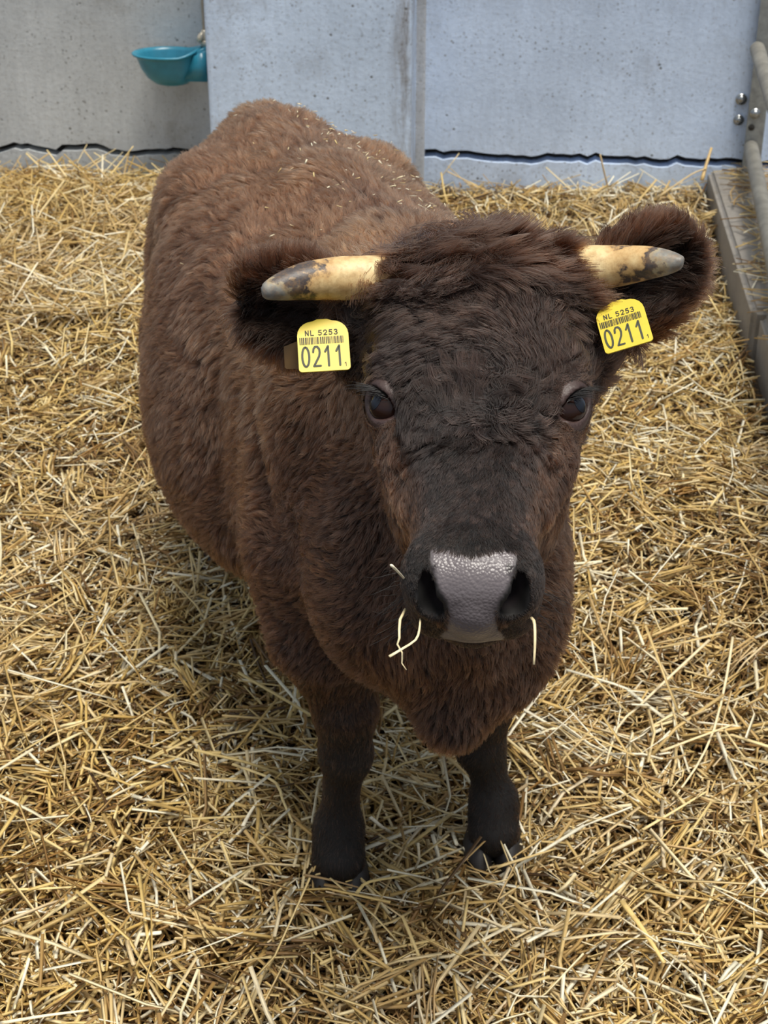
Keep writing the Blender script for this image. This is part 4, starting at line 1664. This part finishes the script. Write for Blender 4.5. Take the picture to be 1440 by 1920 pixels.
# ------------------------------------------------------------------ water bowl on the flank of the pillar
m_teal = plain('teal_enamel', srgb(50, 134, 160), 0.28, nscale=25, var=0.14)
m_steel = plain('galvanised', srgb(150, 154, 154), 0.45, 0.65, nscale=40, var=0.25, bmp=0.1)
m_chrome = plain('zinc_bolt', srgb(170, 172, 172), 0.25, 0.9, nscale=60)
m_brass = plain('valve_metal', srgb(214, 204, 184), 0.3, 0.3, nscale=60)
m_water, t, b = new_mat('water')
b.inputs['Base Color'].default_value = (0.55, 0.75, 0.80, 1)
b.inputs['Roughness'].default_value = 0.03
b.inputs['Transmission Weight'].default_value = 0.85
b.inputs['IOR'].default_value = 1.33
bd = -0.115
ba, bz = on_wall(314, 101, bd)
bowl_root = empty('water_bowl', wall_pt(ba, bd, bz))
bowl_root.rotation_euler = (0, 0, -YAW)
tag(bowl_root, 'teal enamel drinking bowl fixed beside the concrete pillar', 'bowl')
prof = [(0.0, -0.104), (0.030, -0.103), (0.058, -0.096), (0.082, -0.076), (0.098, -0.045), (0.107, -0.012), (0.111, -0.004), (0.120, -0.002), (0.122, 0.003),
        (0.118, 0.006), (0.108, 0.003), (0.102, -0.006), (0.093, -0.040), (0.078, -0.070), (0.055, -0.088), (0.028, -0.095), (0.0, -0.096)]
seg = 40
V, F = [], []
for i, (r_, z_) in enumerate(prof):
    for k in range(seg):
        an = 2 * math.pi * k / seg
        x_, y_ = r_ * math.cos(an), r_ * 0.78 * math.sin(an)
        lift = 0.022 * max(0, (math.cos(an) - 0.45) / 0.55) ** 1.5 * max(0, min(1, (z_ + 0.06) / 0.06))
        V.append((x_ - 0.012 * (z_ + 0.05) * 0 + 0.010 * (-z_ / 0.1), y_, z_ + lift))
for i in range(len(prof) - 1):
    for k in range(seg):
        k2 = (k + 1) % seg
        F.append((i * seg + k, i * seg + k2, (i + 1) * seg + k2, (i + 1) * seg + k))
bo = mesh_obj('basin', V, F, m_teal, bowl_root)
mb = MB()
mb.add([(0.084 * math.cos(a) + 0.005, 0.084 * 0.78 * math.sin(a), -0.048) for a in np.linspace(0, 2 * math.pi, 33)[:-1]], [tuple(range(32))])
mb.build('water', m_water, bowl_root, False)
hx = xl - ba
bm = bmesh.new()
Vb = [(0.092, -0.045, 0.012), (0.092, 0.045, 0.012), (hx - 0.002, -0.055, 0.036), (hx - 0.002, 0.055, 0.036),
      (0.050, -0.052, -0.082), (0.050, 0.052, -0.082), (hx - 0.002, -0.058, -0.080), (hx - 0.002, 0.058, -0.080)]
vs = [bm.verts.new(p) for p in Vb]
for f_ in ((0, 1, 3, 2), (4, 6, 7, 5), (0, 2, 6, 4), (1, 5, 7, 3), (0, 4, 5, 1), (2, 3, 7, 6)):
    bm.faces.new([vs[i] for i in f_])
bmesh.ops.recalc_face_normals(bm, faces=bm.faces)
bmesh.ops.bevel(bm, geom=list(bm.edges), offset=0.010, segments=4, affect='EDGES')
bm_obj('valve_housing', bm, m_teal, bowl_root, True)
px_ = hx - 0.022
mb = MB()
mb.tube([(px_, 0, 0.030), (px_, 0, 0.048)], 0.015, 6)
mb.tube([(px_, 0, 0.048), (px_, 0, 0.058), (px_, 0, 0.075), (px_, 0, 0.082)], [0.010, 0.012, 0.012, 0.009], 16)
mb.tube([(px_ - 0.018, -0.012, 0.045), (px_ - 0.012, -0.012, 0.062), (px_ - 0.004, -0.010, 0.075)], [0.009, 0.010, 0.006], 12)
mb.build('valve', m_brass, bowl_root)
mb = MB()
mb.tube([(px_, 0, 0.078), (px_ + 0.001, 0, 0.4), (px_ + 0.002, 0, 1.2)], 0.0065, 12)
mb.build('supply_pipe', plain('pale_pipe', srgb(196, 186, 170), 0.5), bowl_root)

# ------------------------------------------------------------------ steel rails on the right
fa, fz = on_wall(1394, 285, -0.035)
rails = empty('steel_rail_fence', wall_pt(fa, -0.02, 0.13))
rails.rotation_euler = (0, 0, -YAW)
tag(rails, 'galvanised steel post bolted to the wall with two pipe rails above the kerb', 'fence')
bpost = bmesh.new()
mb = MB()
mb.box(0.0, 0.060, -0.022, -0.012, 0.0, 2.2)
mb.box(0.050, 0.060, -0.012, 0.019, 0.0, 2.2)
for f_ in ():
    pass
po = mb.build('post', m_steel, rails, False)
bpost.free()
rinv = rails.matrix_basis.inverted()


def to_rails(p):
    return np.array(rinv @ Vector(p))


m_pipe = plain('old_pipe', srgb(140, 136, 126), 0.6, 0.35, nscale=22, var=0.25, bmp=0.15)
for (u0, v0, Y0), (u1, v1, Y1) in (((1408, 277, 5.155), (1437, 420, 4.35)), ((1420, 92, 5.150), (1441, 160, 4.70))):
    p0, p1 = at_y(u0, v0, Y0), at_y(u1, v1, Y1)
    d = (p1 - p0) / np.linalg.norm(p1 - p0)
    mb = MB()
    q0, q1 = to_rails(p0), to_rails(p0 + d * 3.2)
    qq = [q0 - 0.012 * unit(q1 - q0), q0 - 0.008 * unit(q1 - q0), q0, q1]
    mb.tube(qq, [0.014, 0.022, 0.0245, 0.0245], 20)
    mb.build('rail', m_pipe, rails)


def bolt(u, v, dep, rad, name='bolt'):
    a_, z_ = on_wall(u, v, dep)
    c = to_rails(wall_pt(a_, dep, z_))
    V, F = uvsphere(np.zeros(3), 1.0, (np.array([1., 0, 0]), np.array([0, 0, 1.]), np.array([0, -1., 0])), 20, 8, math.pi / 2)
    V = [c + np.array([p[0] * rad, p[1] * rad * 0.85, p[2] * rad]) for p in V]
    mb = MB()
    mb.add(V, F)
    mb.tube([c + np.array([0, 0.004, 0]), c + np.array([0, -0.002, 0])], rad * 1.35, 20)
    mb.build(name, m_chrome, rails)


bolt(1390, 186, -0.005, 0.014)
bolt(1385, 225, -0.005, 0.013)
bolt(1416, 213, -0.043, 0.013)
a_, z_ = on_wall(1409, 239, -0.043)
c = to_rails(wall_pt(a_, -0.0425, z_))
mb = MB()
mb.tube([c + np.array([0, 0.004, 0]), c + np.array([0, -0.001, 0])], 0.011, 16)
mb.build('bolt_hole', m_dark, rails)

# ------------------------------------------------------------------ stalks that stand out


def stalk_px(label, pts, w_, tone, hue=0.2):
    P = []
    for u, v, h in pts:
        p = at_z(u, v, 0.0)
        for _ in range(5):
            p = at_z(u, v, float(ground(p[0], p[1])) + h)
        P.append(p)
    return stalk(label, P, w_, tone, hue, 'straw stalks that stand out on the bedding')


if not PREVIEW or 's' in PREVIEW:
    stalk_px('bright yellow bent straw stalk lying left of the front hoof at picture left', [(436, 1433, .045), (512, 1463, .05), (532, 1505, .045), (549, 1542, .04)], 0.0062, 0.86, 0)
    stalk_px('short white straw piece just below the bright yellow bent stalk', [(455, 1549, .045), (471, 1520, .05), (488, 1498, .055)], 0.007, 1.0, 0.6)
    stalk_px('long pale level straw stalk reaching in from the left edge of the picture', [(-30, 1670, .04), (60, 1667, .045), (142, 1663, .045)], 0.006, 0.82, 0.1)
    stalk_px('pale straw stalk in the bottom left corner, rising to the right', [(-20, 1922, .045), (80, 1905, .05), (166, 1894, .05)], 0.0065, 0.95, 0.3)
    stalk_px('long kinked pale straw stalk slanting down from upper right, right of the cow', [(1330, 1200, .06), (1262, 1263, .05), (1197, 1325, .045), (1157, 1366, .045), (1127, 1468, .03)], 0.0065, 0.86, 0.7)
    stalk_px('long curved straw stalk near the right edge, steeper than its kinked neighbour', [(1374, 1195, .06), (1362, 1270, .055), (1339, 1367, .05), (1304, 1440, .04), (1260, 1500, .03)], 0.0055, 0.9, 0.4)
    stalk_px('pale straw stalk lying across the curved one near the right edge', [(1239, 1409, .055), (1310, 1382, .065), (1376, 1358, .06)], 0.0065, 0.86, 0.35)
    stalk_px('straight pale straw stalk rising to the right, right of the front hoof at picture right', [(1205, 1556, .04), (1262, 1522, .045), (1325, 1484, .05)], 0.006, 0.84, 0.2)
    stalk_px('thick golden straw stalk at the lower right, pointing down to the right', [(1166, 1690, .05), (1205, 1742, .05), (1246, 1806, .045)], 0.0105, 0.72, 0)
    stalk_px('straight pale straw stalk running down to the right, starting at the leg at picture right', [(942, 1377, .05), (1010, 1435, .045), (1068, 1488, .04)], 0.006, 0.85, 0.3)
    stalk_px('tan straw stalk lying across the toes of the front hoof at picture right', [(932, 1626, .05), (985, 1609, .055), (1042, 1591, .045)], 0.0065, 0.68, 0.3)
    stalk_px('reddish brown straw stalk lying across the front hoof at picture left', [(570, 1640, .06), (620, 1650, .07), (672, 1664, .06)], 0.005, 0.42, 0.9)
    stalk_px('golden straw stalk on the bedding between the two front hooves', [(668, 1676, .045), (688, 1655, .05), (740, 1645, .05), (795, 1636, .045)], 0.0065, 0.74, 0)
    stalk_px('white straw stalk leaning close beside the fetlock of the leg at picture right', [(963, 1521, .07), (980, 1556, .05), (999, 1592, .03)], 0.0065, 0.98, 0.6)
    # against the wall and kerb
    stalk('thick straw stub leaning up the wall at the kerb corner', [at_y(1316, 338, 5.08), at_y(1325, 306, 5.12), at_y(1334, 277, 5.16)], 0.014, 0.6, 0.5)
    stalk('long thin curved straw stalk leaning against the kerb corner', [at_y(1232, 371, 5.08), at_y(1268, 346, 5.09), at_y(1300, 325, 5.10), at_y(1324, 316, 5.10)], 0.010, 0.7, 0.6)
    stalk('single straw stalk sticking up from the drift at the far left wall', [at_y(125, 332, 5.0), at_y(106, 306, 5.05), at_y(88, 281, 5.1)], 0.0075, 0.8, 0.3)
    stalk('leaning straw stalk on top of the drift below the water bowl', [at_y(205, 330, 5.05), at_y(228, 302, 5.08), at_y(250, 274, 5.1)], 0.008, 0.76, 0.1)
    # held in the mouth
    stalk('short thick straw piece sticking out left of the muzzle', [at_slant(734, 1060, 1.415), at_slant(748, 1074, 1.43), at_slant(764, 1092, 1.45)], 0.0042, 0.98, 0.2, group='straws hanging from the mouth', name='mouth_straw')
    stalk('curly seed stem hanging from the left corner of the mouth', [at_slant(760, 1142, 1.46), at_slant(748, 1168, 1.44), at_slant(750, 1192, 1.43), at_slant(745, 1208, 1.43), at_slant(756, 1228, 1.43), at_slant(752, 1240, 1.43), at_slant(762, 1256, 1.43)], 0.0030, 0.9, 0.2, group='straws hanging from the mouth', name='mouth_straw', taper=0.4)
    stalk('bent straw hooked over the curly stem left of the mouth', [at_slant(730, 1231, 1.415), at_slant(755, 1216, 1.42), at_slant(779, 1200, 1.43), at_slant(786, 1182, 1.44), at_slant(788, 1160, 1.45)], 0.0036, 0.92, 0.1, group='straws hanging from the mouth', name='mouth_straw', taper=0.5)
    stalk('straight straw hanging from the right corner of the mouth', [at_slant(996, 1158, 1.45), at_slant(1002, 1168, 1.445), at_slant(1003, 1205, 1.44), at_slant(1001, 1246, 1.44)], 0.0036, 0.9, 0.15, group='straws hanging from the mouth', name='mouth_straw')
